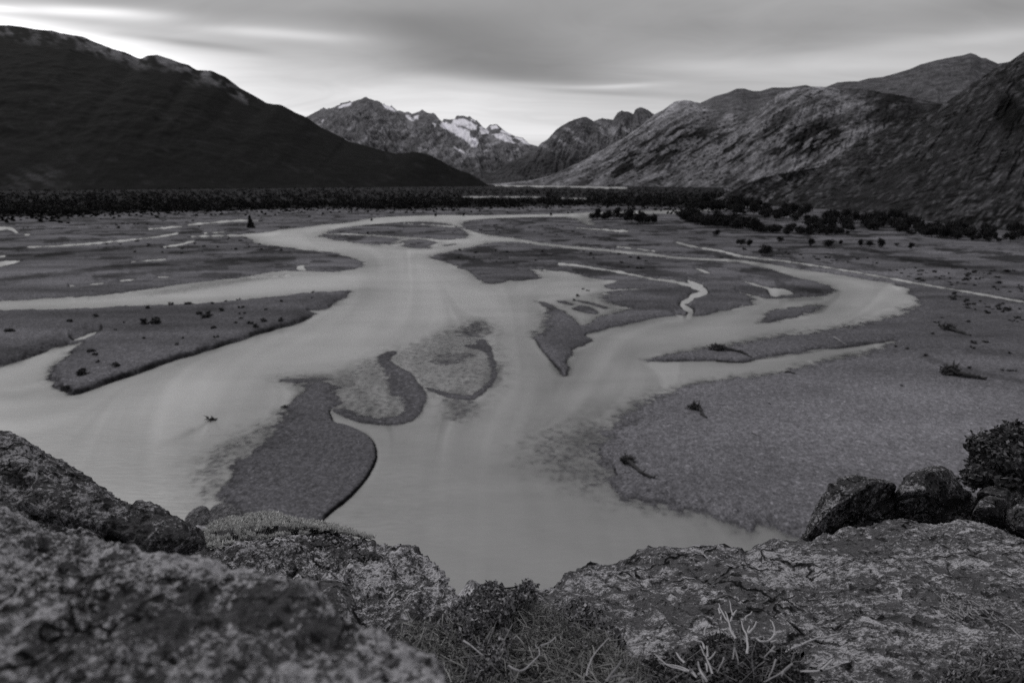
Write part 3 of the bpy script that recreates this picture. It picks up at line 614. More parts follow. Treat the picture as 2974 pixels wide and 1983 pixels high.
# near bushy slope on the right
M6 = C3((140, 1180), (180, 1165), (380, 1078), (440, 1022), (560, 980), (800, 930), (1000, 900), (1150, 850), (1190, 780), (1220, 730), (1300, 690), (1400, 640), (1500, 590), (1650, 545), (1800, 500), (1830, 466), (1900, 420), (1960, 370), (2010, 330), (2100, 288), (2150, 230), (2220, 190), (2290, 175), (2310, 150), (2351, 118), (2700, -60), (3300, -250), (4200, -200))
bs = C3((130, 1170), (400, 1176), (700, 1188), (1000, 1205), (1500, 1265), (1900, 1325), (2351, 1370), (3300, 1460), (4200, 1520))
M6B = [(x, float(ground(np.array(x), np.array(y))[1])) for x, y in bs]
def t6(T, V_, g1, g2, fx, fy, P):
    a = np.stack([(fx - fy * .9) / 26, (fy + fx * .8) / 9 + 1.2 * fbm(P / 60, 3, 118), 0 * fx], -1); s1 = fbm(a, 6, 111, .62); n = fbm(P / np.array([45., 45, 35]), 5, 113)
    up = 1 - sstep(fy - (480 - (fx - 2450) * .62), -40, 60)
    t = .026 + .012 * n + .045 * sstep(s1 + .3 * n, .0, .4) + .045 * up * sstep(s1, -.2, .3)
    t *= 1 - .75 * sstep(n - .5 * s1, .18, .42)
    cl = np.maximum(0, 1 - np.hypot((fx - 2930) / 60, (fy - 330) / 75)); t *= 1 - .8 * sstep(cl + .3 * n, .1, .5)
    return t
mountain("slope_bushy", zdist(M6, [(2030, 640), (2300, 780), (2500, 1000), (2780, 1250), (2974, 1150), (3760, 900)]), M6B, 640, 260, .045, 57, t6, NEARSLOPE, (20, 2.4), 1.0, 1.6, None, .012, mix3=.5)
# ------------------------------------------------------------------ the rocky lookout in front
def rock_mat(name, dark, light, amount=.5, scale=6.0, stretch=(1, 1, 1), rot=0.0, tint=(1.0, .985, 1.05), bs=.9):
    m, q, b, out = mat_new(name)
    tcn = q.n('ShaderNodeTexCoord'); mp = q.n('ShaderNodeMapping'); q.t.links.new(tcn.outputs['Object'], mp.inputs[0])
    mp.inputs['Rotation'].default_value = (0, 0, rot); mp.inputs['Scale'].default_value = stretch
    v = mp.outputs[0]; o = tcn.outputs['Object']
    big = q.noise(v, scale * .4, 4, .6, .6); med = q.noise(v, scale * 2.2, 5, .68, .5); fine = q.noise(v, scale * 9, 4, .7, .3); grain = q.noise(v, scale * 28, 3, .7)
    lich = q.noise(q.vadd(o, (4.2, 1.1, 3)), scale * 1.6, 7, .74, .9)
    base = q.mul(dark, q.add(-.15, q.add(q.mul(med, .7), q.add(q.mul(fine, .8), q.mul(grain, .9)))))
    mott = q.add(q.mul(big, .26), q.add(q.mul(med, .26), q.add(q.mul(fine, .28), q.mul(grain, .2))))
    k = q.map(mott, .545 - amount * .12, .585 - amount * .12, 0, .9)
    spot = q.mul(q.map(lich, .575, .61, 0, 1.0), q.map(fine, .34, .46, .35, 1))
    k = q.m('MAXIMUM', k, spot)
    lt = q.mul(light, q.add(.35, q.add(q.mul(fine, .7), q.mul(grain, .6))))
    mixn = q.n('ShaderNodeMix', data_type='FLOAT'); q.inp(mixn.inputs[0], k); q.inp(mixn.inputs[2], base); q.inp(mixn.inputs[3], lt)
    pit = q.map(q.noise(o, scale * 5, 3, .65), .36, .46, .35, 1.0)
    wv = q.n('ShaderNodeVectorMath', operation='ADD'); q.t.links.new(v, wv.inputs[0]); q.t.links.new(q.scale(q.noise(o, scale * .6, 3, .6, 0, 'Color'), .5, .5, .5), wv.inputs[1])
    ce = q.voro(wv.outputs[0], scale * .42, 'Distance', 'DISTANCE_TO_EDGE'); gate = q.map(q.noise(o, scale * .3, 2, .5), .46, .54, 0, 1)
    crk = q.sub(1.0, q.mul(gate, q.map(ce, .030, .008, 0, .85)))
    pit = q.m('MULTIPLY', pit, crk)
    q.t.links.new(q.grey(q.mul(mixn.outputs[0], pit), tint), b.inputs['Base Color'])
    bump(q, b, q.add(q.mul(med, .7), q.add(q.mul(fine, .45), q.add(q.mul(grain, .12), q.mul(pit, .45)))), bs, .03)
    return m
def inv_depth(P, dep):
    """axis depth of a tilted plane through (y0 -> d0), (y1 -> d1), optionally (x0, x1, ratio)"""
    (y0, d0), (y1, d1) = dep[:2]; y = P[:, 1]
    iv = 1 / d0 + (y - y0) / (y1 - y0) * (1 / d1 - 1 / d0)
    iv = np.clip(iv, .25 / max(d0, d1), 4 / min(d0, d1))
    if len(dep) > 2: iv = iv * (1 + dep[2][1] * (P[:, 0] - dep[2][0]) / 1000)
    return 1 / iv
ROCKS = {}
def rock(name, label, pts, dep, bulge, back, mat, amp=.03, freq=3.0, seed=1, rings=110, segs=420, planes=None, cen=None, cracks=(), power=None):
    power = power or (.26 if planes else .5)
    P = np.asarray(pts, float); C = P.mean(0) if cen is None else np.array(cen, float)
    Q = np.concatenate([P, P[:1]]); L = np.r_[0, np.cumsum(np.linalg.norm(np.diff(Q, axis=0), axis=1))]
    s = np.linspace(0, L[-1], segs, endpoint=False); O = np.stack([np.interp(s, L, Q[:, 0]), np.interp(s, L, Q[:, 1])], -1)
    tf = np.sin(np.linspace(0.004, 1, rings) * np.pi / 2); tb = np.cos(np.linspace(0, .99, rings // 4) * np.pi / 2)[1:]
    T = np.concatenate([tf, tb]); fr = np.r_[np.ones(len(tf)), -np.ones(len(tb))]
    px = C[None, None] + T[:, None, None] * (O - C)[None]
    flat = px.reshape(-1, 2); d = inv_depth(flat, dep).reshape(len(T), segs)
    e = (1 - T ** 2)[:, None] ** power * np.ones((1, segs))
    if planes:
        sx, sy = np.ptp(P[:, 0]) / 2, np.ptp(P[:, 1]) / 2
        lx = (px[..., 0] - C[0]) / sx; ly = (px[..., 1] - C[1]) / sy
        pl = np.min([a + gx * lx + gy * ly for a, gx, gy in planes], axis=0)
        e = np.minimum(e, np.maximum(pl, .02))
    d = d - np.where(fr[:, None] > 0, bulge * e, -back * (1 - T ** 2)[:, None] ** .5)
    R = rays(px[..., 0], px[..., 1]); V = R * d[..., None] + np.array([0, 0, H])
    n = np.cross(np.gradient(V, axis=1), np.gradient(V, axis=0)); n /= np.linalg.norm(n, axis=-1)[..., None] + 1e-9
    view = -R / np.linalg.norm(R, axis=-1)[..., None]
    sg = np.sign((n * view).sum(-1)[:rings // 2].mean()); n = n * (1 if sg > 0 else -1)
    p = V.reshape(-1, 3); wv = p + .25 * np.stack([fbm(p * freq * .7, 2, seed + 31), fbm(p * freq * .7, 2, seed + 32), fbm(p * freq * .7, 2, seed + 33)], -1) / freq
    N = fbm(wv * freq, 6, seed, .55) + .75 * fbm(wv * freq * 2.3, 5, seed + 7, .6, True) - .25 + .22 * fbm(p * freq * 11, 3, seed + 13, .7)
    lg = fbm(wv * freq * .8 + 9, 3, seed + 40) * 3.2; fl = np.floor(lg); stp = (fl + sstep(lg - fl, .38, .62)) / 3.2      # broken ledges
    disp = amp * (N + .9 * stp).reshape(len(T), segs)
    for cr, wpx, dp in cracks:
        Wd = np.c_[np.asarray(cr, float), np.ones(len(cr))]; j = flat + 5 * np.stack([vnoise(np.c_[flat / 9, 0 * flat[:, :1]], 3), vnoise(np.c_[flat / 9, 0 * flat[:, :1]], 4)], -1)
        dd, _, _ = segdist(j[:, 0], j[:, 1], list(zip(Wd[:-1], Wd[1:]))); disp -= (dp * np.exp(-(dd / wpx) ** 2)).reshape(disp.shape) * (fr[:, None] > 0)
    V = V + n * disp[..., None]
    o = mesh(name, V.reshape(-1, 3), gridfaces(len(T), segs, True), mat)
    ROCKS[o.name] = (V.reshape(-1, 3), gridfaces(len(T), segs, True))
    return tag(o, label, 'rock')
M_R4 = rock_mat("striated_lichen_rock", .115, .52, .33, 6.0, (1.0, 2.4, 1.6), math.radians(38))
M_R3 = rock_mat("mossy_lichen_rock", .10, .58, .40, 7.5, (1, 1.7, 1.2), math.radians(-20))
M_R1 = rock_mat("close_lichen_rock", .08, .47, .50, 10.0)
M_R2 = rock_mat("dark_lichen_rock", .07, .36, .30, 9.0)
M_BO = rock_mat("black_lichen_boulder", .06, .34, .30, 8.0)
M_LT = rock_mat("pale_rock", .24, .55, .5, 3.0)
R1P = NN((-420, 1500), (-150, 1455)) + C9((0, 560), (110, 610), (220, 690), (400, 705), (540, 725), (660, 765), (760, 800), (850, 838), (1000, 870), (1200, 905), (1420, 940), (1650, 985), (1800, 1040)) + C10((40, 830), (120, 900), (190, 960), (300, 1015), (430, 1035), (560, 1080), (690, 1095), (790, 1150), (860, 1230), (960, 1371), (1080, 1520)) + NN((1200, 2300), (300, 2500), (-420, 2400))
R1D = ((1500, 1.02), (1983, .64))
rock('rock', 'big blurred grey rock closest to the camera, filling the lower left corner', R1P, R1D, .10, .5, M_R1, .026, 6.0, 3, 140, 520, cen=(380, 1990), power=.6)
R2P = NN((-420, 1130), (-150, 1215)) + C9((0, 112), (60, 130), (130, 160), (180, 215), (270, 248), (380, 300), (480, 355), (560, 400), (620, 440), (680, 500), (750, 528), (850, 545), (960, 600), (1060, 640), (1150, 700), (1215, 765), (1150, 800), (1010, 850), (1000, 900), (800, 1000), (400, 1000)) + NN((-200, 1700), (-420, 1600))
R2D = ((1300, 1.75), (1640, 1.45))
rock('rock', 'dark sloping rock at the left edge, rising behind the blurred rock', R2P, R2D, .16, .5, M_R2, .03, 4.0, 8, 140, 520, cen=(200, 1520), power=.6,
     cracks=[(C9((0, 530), (150, 590), (330, 620), (520, 640), (700, 760)), 12, .05)])
rock('rock', 'small dim rock tip peeping over the dark slope at left', C9((760, 540), (790, 508), (825, 502), (860, 520), (900, 550), (950, 600), (900, 660), (780, 640)), ((1450, 2.3), (1540, 2.2)), .06, .3, M_R2, .006, 6, 14, 40, 160)
R3P = C9((1140, 715), (1240, 775), (1330, 770), (1420, 745), (1520, 722), (1650, 700), (1800, 690)) + C10((60, 318), (150, 325), (240, 330), (300, 345), (360, 362), (480, 402), (560, 452), (640, 490), (720, 525), (800, 560), (850, 580), (890, 625), (925, 695), (970, 750), (1020, 795), (1060, 860), (1080, 960), (1000, 1080), (880, 1180), (600, 1230), (300, 1150), (0, 1000)) + C9((1500, 1050), (1200, 950), (1000, 880), (1010, 820), (1090, 770))
R3D = ((1545, 2.45), (1830, 1.62))
rock('rock', 'rounded mossy rock left of centre, capped by the silvery cushion plant', R3P, R3D, .14, .5, M_R3, .05, 4.2, 21, 150, 560, cen=(960, 1690), power=.55,
     cracks=[(C10((560, 560), (640, 610), (720, 640)), 9, .03), (C10((240, 560), (300, 650), (380, 720)), 8, .02), (C9((1400, 900), (1560, 880), (1700, 880)), 8, .03)])
rock('stone', 'small black wedge shaped stone stuck between the blurred rock and the mossy rock', C10((95, 855), (130, 800), (180, 792), (230, 820), (290, 880), (335, 950), (335, 1015), (290, 1022), (240, 1000), (190, 950), (150, 880)), ((1740, 1.35), (1835, 1.25)), .05, .15, M_BO, .006, 12, 25, 40, 140)
rock('stone', 'pale round topped stone beside the black wedge shaped stone', C10((-40, 760), (0, 700), (60, 668), (140, 665), (220, 690), (270, 740), (310, 800), (330, 870), (250, 900), (150, 830), (60, 850)), ((1690, 1.65), (1770, 1.5)), .06, .2, M_R3, .012, 10, 26, 40, 160)
R4P = C10((1560, 745), (1600, 715), (1650, 662), (1700, 628), (1750, 602), (1800, 575), (1860, 550), (1930, 532), (2000, 516), (2120, 495), (2240, 470)) + C11((0, 765), (80, 758), (150, 760), (240, 768), (330, 776), (410, 782), (430, 755), (460, 738), (510, 728), (560, 724), (620, 730), (700, 730), (780, 728), (850, 718), (900, 702), (950, 692), (1060, 690), (1150, 680), (1220, 660), (1290, 642), (1350, 644), (1400, 650), (1440, 640), (1500, 648), (1560, 645), (1620, 640), (1690, 650), (1750, 664), (1850, 690), (1930, 715), (2003, 742), (2200, 830), (2350, 1000)) + NN((3350, 2100), (2900, 2400), (2000, 2400), (1650, 2200), (1480, 1960), (1480, 1800))
R4D = ((1530, 2.65), (1983, 1.50))
rock('rock', 'huge pale striated rock spreading over the lower right corner', R4P, R4D, .16, .7, M_R4, .036, 3.6, 33, 150, 620, cen=(2330, 1880), power=.6,
     cracks=[(C11((1540, 790), (1620, 850), (1700, 900)), 5, .02), (C11((1560, 900), (1600, 970), (1660, 1020), (1730, 1050)), 6, .03), (C11((1200, 755), (1270, 810), (1330, 865)), 6, .015),
             (C11((380, 800), (440, 830), (480, 840)), 8, .03), (C10((1700, 700), (1900, 740), (2100, 800), (2300, 860)), 14, .02), (C11((100, 940), (300, 1000), (520, 1060)), 16, .02)])
BD = lambda d: ((1350, d), (1560, d * .97))
rock('boulder', 'leftmost dark boulder on the rim, leaning with a shaded flat underside', C11((705, 745), (740, 680), (780, 590), (825, 490), (870, 405), (905, 400), (930, 372), (1000, 356), (1040, 358), (1075, 376), (1130, 378), (1180, 386), (1230, 410), (1252, 432), (1256, 500), (1252, 590), (1200, 640), (1150, 690), (1120, 730), (900, 760)), BD(3.05), .30, .35, M_BO, .020, 6, 41, 80, 320,
     [(1.0, -.25, .35), (1.05, .5, .9), (.62, -.95, -.95)])
rock('boulder', 'middle dark boulder on the rim with a rounded top', C11((1255, 600), (1258, 480), (1272, 430), (1300, 372), (1350, 345), (1400, 340), (1450, 330), (1500, 324), (1530, 328), (1570, 346), (1620, 400), (1650, 440), (1690, 470), (1716, 492), (1712, 560), (1700, 640), (1570, 690), (1400, 690), (1180, 720), (1160, 670), (1220, 620)), BD(3.15), .32, .35, M_BO, .020, 6, 43, 80, 320,
     [(1.0, .25, .45), (.85, -.6, .3), (.72, .1, -.75), (.75, -.9, -.5)])
rock('boulder', 'small boulder with a pale rim in the pile at the right edge', C11((1690, 640), (1700, 590), (1725, 540), (1750, 500), (1790, 485), (1830, 486), (1880, 500), (1920, 522), (1935, 570), (1930, 620), (1890, 665), (1850, 672), (1780, 670)), BD(2.85), .2, .3, M_R2, .014, 8, 45, 60, 240, [(1.0, .2, .4), (.8, -.8, .0), (.75, .3, -.8)])
rock('boulder', 'low dark slab behind the small pale rimmed boulder', C11((1720, 520), (1738, 465), (1770, 440), (1810, 430), (1860, 436), (1900, 452), (1925, 475), (1930, 530), (1850, 560), (1760, 560)), BD(3.1), .16, .3, M_BO, .012, 8, 46, 50, 220, [(1.0, .0, .9), (.7, .5, -.5)])
rock('boulder', 'grey boulder under the round bush at the right edge', C11((1865, 445), (1885, 425), (1930, 408), (2003, 405), (2150, 415), (2200, 520), (2100, 620), (1950, 600), (1890, 540)), BD(3.3), .2, .4, M_R2, .014, 7, 47, 50, 240)
rock('boulder', 'rough boulder cut by the right edge, lowest of the pile', C11((1925, 690), (1915, 640), (1940, 570), (1975, 540), (2003, 535), (2120, 560), (2200, 700), (2150, 780), (2003, 750)), BD(2.75), .18, .3, M_R2, .02, 8, 48, 50, 240)
rock('boulder', 'wet dark boulder standing at the water, left of its lichen covered neighbour', C9((1060, 690), (1070, 630), (1095, 590), (1125, 565), (1160, 545), (1195, 548), (1215, 575), (1225, 620), (1230, 690), (1150, 730)), ((1480, 50.0), (1560, 46.0)), 2.0, 2.4, M_BO, .22, .5, 51, 50, 200, [(1.0, .5, .3), (.8, -.6, -.2)])
rock('boulder', 'mottled boulder standing at the water just above the cushion plant', C9((1205, 690), (1210, 610), (1232, 560), (1262, 540), (1310, 540), (1345, 552), (1400, 575), (1430, 600), (1440, 690), (1330, 730)), ((1480, 49.0), (1560, 45.4)), 2.2, 2.4, M_R2, .26, .5, 53, 50, 220, [(1.0, -.3, .4), (.8, .6, .1)])
rock('boulder', 'pale gravelly ledge below the two boulders at the water', C9((1070, 710), (1090, 660), (1140, 645), (1200, 650), (1250, 640), (1330, 650), (1330, 740), (1180, 760)), ((1500, 47.5), (1570, 44.0)), 1.0, 2.5, M_LT, .2, .6, 54, 40, 180)
rock('stone', 'pointed two toned stone rising from the notch behind the dark shrub', C10((985, 800), (1022, 758), (1058, 715), (1080, 680), (1098, 668), (1135, 678), (1168, 700), (1195, 735), (1220, 790), (1240, 900), (1040, 900)), ((1690, 2.32), (1760, 2.25)), .2, .3, M_LT, .006, 6, 55, 50, 200, [(.9, -1.3, .2), (.8, .6, .3)])
# the outcrop that carries all this: a shelf under the rocks, then a steep face down to the river
SILH = np.array([(-6000, 1330), (-420, 1170), (0, 1275), (200, 1380), (320, 1470), (480, 1560), (575, 1600), (800, 1560), (1100, 1580), (1200, 1620), (1290, 1735), (1330, 1770), (1500, 1760), (1600, 1710), (1750, 1660), (1900, 1630), (2300, 1560), (2400, 1500), (2750, 1470), (2830, 1420), (2974, 1405), (3350, 1430), (9000, 1500)], float)
cpx = np.concatenate([np.linspace(-6000, -700, 40)[:-1], np.linspace(-700, 3700, 150), np.linspace(3700, 9000, 40)[1:]]); ny = 120; sv = np.linspace(0, 1, ny)
lipP = ground(cpx, np.interp(cpx, SILH[:, 0], SILH[:, 1]) + 22, H - 1.8)
LX, SS = np.meshgrid(lipP[:, 0], sv); LY = np.repeat(lipP[None, :, 1], ny, 0); out_ = np.clip((SS - .4) / .6, 0, 1)
YY = np.where(SS < .4, -12 + (LY + 12) * SS / .4, LY + out_ * 12); XX = LX * np.where(SS < .4, 1, 1 + out_ * .4)
ZZ = np.where(SS < .4, H - 1.86, H - 1.86 - out_ * (H - .2))
pp = np.stack([XX, YY, ZZ], -1).reshape(-1, 3); nn_ = fbm(pp * .9, 5, 61); drop = np.clip(H - 1.9 - pp[:, 2], 0, 3) / 3
pp[:, 2] += (.05 + .4 * drop) * nn_; pp[:, 1] -= drop * 1.2 * np.abs(fbm(pp * .45, 5, 64)); nx = len(cpx)
pp[:, 2] = np.maximum(pp[:, 2], -1.5)
tag(mesh("cliff", pp, gridfaces(ny, nx), M_R3), kind='structure')

from mathutils.bvhtree import BVHTree
from mathutils import Vector
bv, bf, off_ = [], [], 0
for v_, f_ in ROCKS.values(): bv.append(v_); bf.append(f_ + off_); off_ += len(v_)
BVH = BVHTree.FromPolygons(np.concatenate(bv).tolist(), np.concatenate(bf).tolist()); CAMV = Vector((0, 0, H))
def surf(P, fallback, lim=1.5, lo=0.0):
    """axis depth of the rock surface met at photo points P, else the given fallback depth"""
    out = np.array(fallback, float); R = rays(P[:, 0], P[:, 1])
    for i in range(len(P)):
        n_ = math.sqrt((R[i] ** 2).sum()); h = BVH.ray_cast(CAMV, Vector(R[i] / n_))
        if h[0] is not None and lo * out[i] < h[3] / n_ < out[i] * lim: out[i] = h[3] / n_
    return out
# ------------------------------------------------------------------ vegetation materials
def leaf_mat(name, lo, hi, tint=(1.0, .985, 1.05)):
    m, q, b, out = mat_new(name)
    geo = q.n('ShaderNodeNewGeometry'); r = geo.outputs['Random Per Island']
    q.t.links.new(q.grey(q.map(r, 0, 1, lo, hi, False), tint), b.inputs['Base Color']); b.inputs['Roughness'].default_value = .7
    return m
def plain_mat(name, v, var=.4, scale=30.):
    m, q, b, out = mat_new(name)
    o = q.n('ShaderNodeTexCoord').outputs['Object']; n = q.noise(o, scale, 4, .6)
    q.t.links.new(q.grey(q.mul(v, q.add(1 - var, q.mul(n, 2 * var))), (1.0, .985, 1.04)), b.inputs['Base Color']); bump(q, b, n, .4, .01)
    return m
L_DARK = leaf_mat("dark_foliage", .012, .045); L_SHRUB = leaf_mat("shrub_leaves", .025, .34); L_SILVER = leaf_mat("silver_needles", .42, .85, (1.0, 1.0, 1.0))
L_BUSH = leaf_mat("bush_needles", .02, .15); L_TUFT = leaf_mat("tussock_leaves", .02, .07); L_STRAW = leaf_mat("dry_straw", .05, .34, (1.0, .995, 1.01)); L_FOREST = leaf_mat("forest_foliage", .006, .024)
BARK = plain_mat("bark", .05, .5, 3.0); DEADWOOD = plain_mat("bleached_wood", .40, .3, 60.); TWIG = plain_mat("grey_twig", .20, .4, 60.); DRIFT = plain_mat("driftwood", .06, .6, 6.0); DRIFTPALE = plain_mat("pale_driftwood", .30, .4, 8.0)
def crown_cloud(rng, n, rx, ry, rz, zc, leaf, lobes=7):
    """leaf quads filling an uneven crown made of several clumps"""
    C = []; N = []
    lob = [(rng.uniform(-.55, .55) * rx, rng.uniform(-.55, .55) * ry, zc + rng.uniform(-.55, .6) * rz, rng.uniform(.38, .62)) for _ in range(lobes)]
    for k in range(lobes):
        m = n // lobes; d = rng.normal(size=(m, 3)); d /= np.linalg.norm(d, axis=1)[:, None]; r = rng.random(m) ** .45
        x, y, z, s = lob[k]; C.append(np.array([x, y, z]) + d * r[:, None] * np.array([rx, ry, rz]) * s); N.append(d)
    C = np.concatenate(C); N = np.concatenate(N); C[:, 2] = np.maximum(C[:, 2], .05)
    return leafquads(C, N, leaf, rng, 1.5)
def make_tree(seed, h, wd, name='tree', conical=False, nleaf=1000):
    rng = np.random.default_rng(seed); r = empty(name)
    tv, tf_ = tubes([([(0, 0, -.3), (.05 * h, 0, h * .3), (.02 * h, .03 * h, h * .75)], [.05 * h * .6, .035 * h * .6, .012 * h])] +
                    [([(.04 * h, 0, h * .3), (.04 * h + .3 * wd * math.cos(a), .3 * wd * math.sin(a), h * (.5 + .1 * rng.random()))], [.018 * h, .006 * h]) for a in rng.uniform(0, 6.28, 4)], 5)
    mesh('trunk', tv, tf_, BARK, r)
    if conical:
        n = nleaf; t = rng.random(n) ** .8; a = rng.uniform(0, 6.28, n); rr = wd * .5 * (1.02 - t) * (.55 + .45 * rng.random(n)) * (1 + .25 * np.sin(t * 24))
        C = np.stack([rr * np.cos(a), rr * np.sin(a), .05 * h + .95 * h * t], -1); V_, F_ = leafquads(C, np.stack([np.cos(a), np.sin(a), 0 * a], -1), .09 * h, rng, 1.4)
    else: V_, F_ = crown_cloud(rng, nleaf, wd / 2, wd / 2, h * .44, h * .52, .052 * h, 11)
    mesh('crown', V_, F_, L_DARK, r, smooth=False)
    return r
# ---- trees one can tell apart on the plain; (crop point of the foot, height in photo px, width/height)
def px_h(px, py, hp):
    p = ground(np.array(px), np.array(py)); return hp * (p[1] * CP + H * SP) / F
TREE_KINDS = [make_tree(100 + k, 1.0, [1.0, 1.3, .85, 1.15, 1.5][k], 'tree') for k in range(5)]
CONE = make_tree(120, 1.0, .62, 'conifer', True, 600)
used_kind = [False] * 5
def plant(k, px, py, hp, label, group=None, cat='tree', proto=None, squash=1.0):
    x, y, z = onfloor(px, py); s = px_h(px, py, hp); p = TREE_KINDS[k % 5] if proto is None else proto
    if proto is None and not used_kind[k % 5]:
        used_kind[k % 5] = True; o = p; o.location = (x, y, z); o.rotation_euler = (0, 0, k * 1.7); o.scale = (s, s, s)
    elif proto is not None and not proto.get('category'):
        o = p; o.location = (x, y, z); o.scale = (s, s, s)
    else: o = dup(p, (x, y, z), k * 1.7 + px, (s, s, s * (.75 + .6 * ((k * 37) % 11) / 11)))
    return tag(o, label, cat, group)
plant(0, *C4((1714, 270))[0], 34, 'lone dark conical tree standing on the left bank of the river', None, 'tree', CONE)
SINGLES = [((245, 262), 20, 'broad dark tree at the left end of the scattered trees on the right plain'), ((415, 325), 20, 'squat tree touching its twin, left of the tallest streamside tree'), ((480, 328), 20, 'squat tree between its twin and the tallest streamside tree'),
           ((690, 302), 17, 'small pointed tree standing alone just below the long tree belt'), ((580, 388), 33, 'tallest dark tree standing right beside the thin stream on the right'), ((890, 330), 19, 'slim pointed tree left of the round isolated tree'),
           ((1008, 340), 28, 'round isolated dark tree, largest in the row on the pale plain'), ((1100, 318), 13, 'tiny round tree just right of the largest isolated tree'), ((1235, 330), 16, 'low tree at the left of a close pair on the pale plain'),
           ((1290, 330), 19, 'ragged tree at the right of a close pair on the pale plain'), ((1370, 340), 24, 'upright dark tree right of the close pair on the pale plain'), ((1476, 325), 11, 'smallest tree near the right end of the row'), ((1580, 348), 20, 'rightmost isolated tree of the row on the pale plain')]
for k, (c, hp, lb) in enumerate(SINGLES): plant(k, *C6(c)[0], hp * 1.15, lb)
RIVER_CLUMP = [((1935, 138), 22), ((1965, 140), 30), ((2000, 143), 27), ((2035, 143), 28), ((2090, 135), 26), ((2120, 140), 24), ((2165, 160), 28), ((2195, 165), 34), ((2235, 172), 34), ((2270, 175), 35), ((2310, 170), 34), ((2345, 172), 30)]
for k, (c, hp) in enumerate(RIVER_CLUMP): plant(k + 1, *C5(c)[0], hp * 1.1, 'dark tree in the clump at the bend of the far channel', 'trees clumped at the far river bend')
rng = np.random.default_rng(5)
belt2 = np.array(C6((0, 140), (60, 160), (120, 175), (190, 195), (300, 190), (400, 205), (480, 215), (560, 238), (700, 245), (850, 248), (1000, 252), (1160, 240)))
for k in range(105):
    f = k / 104 * 11; i = min(int(f), 10); p = belt2[i] * (1 - f + i) + belt2[i + 1] * (f - i) + rng.normal(0, (5, 3), 2) - (0, rng.random() * 9)
    plant(k, p[0], p[1], rng.uniform(16, 40) * (.75 if k > 60 else 1), 'dark tree in the front belt across the right plain', 'trees of the front belt on the right')
belt1 = np.array(C6((130, 75), (300, 95), (500, 130), (700, 165), (900, 190), (1100, 205), (1300, 218), (1500, 240), (1650, 262), (1800, 275), (1900, 285), (2100, 298), (2351, 305), (2600, 320)))
for k in range(190):
    f = rng.random() * 13; i = min(int(f), 12); p = belt1[i] * (1 - f + i) + belt1[i + 1] * (f - i) - (0, rng.random() ** 1.3 * 32)
    plant(k, p[0], p[1], rng.uniform(15, 38), 'dark tree in the long belt along the foot of the right slope', 'trees along the foot of the right slope')
# ---- the wood covering the far plain reads as one mass
rng = np.random.default_rng(11)
px_ = rng.uniform(-900, 2130, 9000); ey = np.interp(px_, fe[:, 0], fe[:, 1]); t_ = rng.random(9000) ** 1.25; ey = ey + 5 * fbm(np.stack([px_ / 40, 0 * px_, 0 * px_], -1), 4, 3); py_ = ey - 1 - t_ * (ey - 541)
bars = [C2((1270, 870), (1850, 882)), C2((1950, 880), (2130, 894)), C2((1450, 780), (2400, 815))]
fx_ = rng.uniform(-900, 2130, 1500); px_ = np.r_[px_, fx_]; py_ = np.r_[py_, np.interp(fx_, fe[:, 0], fe[:, 1]) + rng.exponential(5.0, 1500) - 1]; fringe = np.r_[np.zeros(9000, bool), np.ones(1500, bool)]
ok = np.ones(10500, bool)
for (ax, ay), (bx_, by_) in bars: ok &= ~((px_ > ax) & (px_ < bx_) & (py_ > ay - 1) & (py_ < by_ + 7))
px_, py_ = px_[ok], py_[ok]; fringe = fringe[ok]; pw = ground(px_, py_); hh = rng.uniform(2.5, 7.5, len(pw)) * np.where(fringe, .25, 1) * (1 + .35 * fbm(pw / 60, 3, 8))
CL, NL, SZ = [], [], []
m = 30; d = rng.normal(size=(len(pw), m, 3)); d /= np.linalg.norm(d, axis=-1)[..., None]; rr = rng.random((len(pw), m, 1)) ** .4
Cc = pw[:, None] + np.array([0, 0, 1.0]) * (hh * .55)[:, None, None] + d * rr * np.stack([hh * .6, hh * .6, hh * .5], -1)[:, None]
V_, F_ = leafquads(Cc.reshape(-1, 3), d.reshape(-1, 3), .66, rng, 1.3)
tag(mesh('forest', V_, F_, L_FOREST, smooth=False), 'dark low forest covering the far side of the plain', 'forest', kind='stuff')
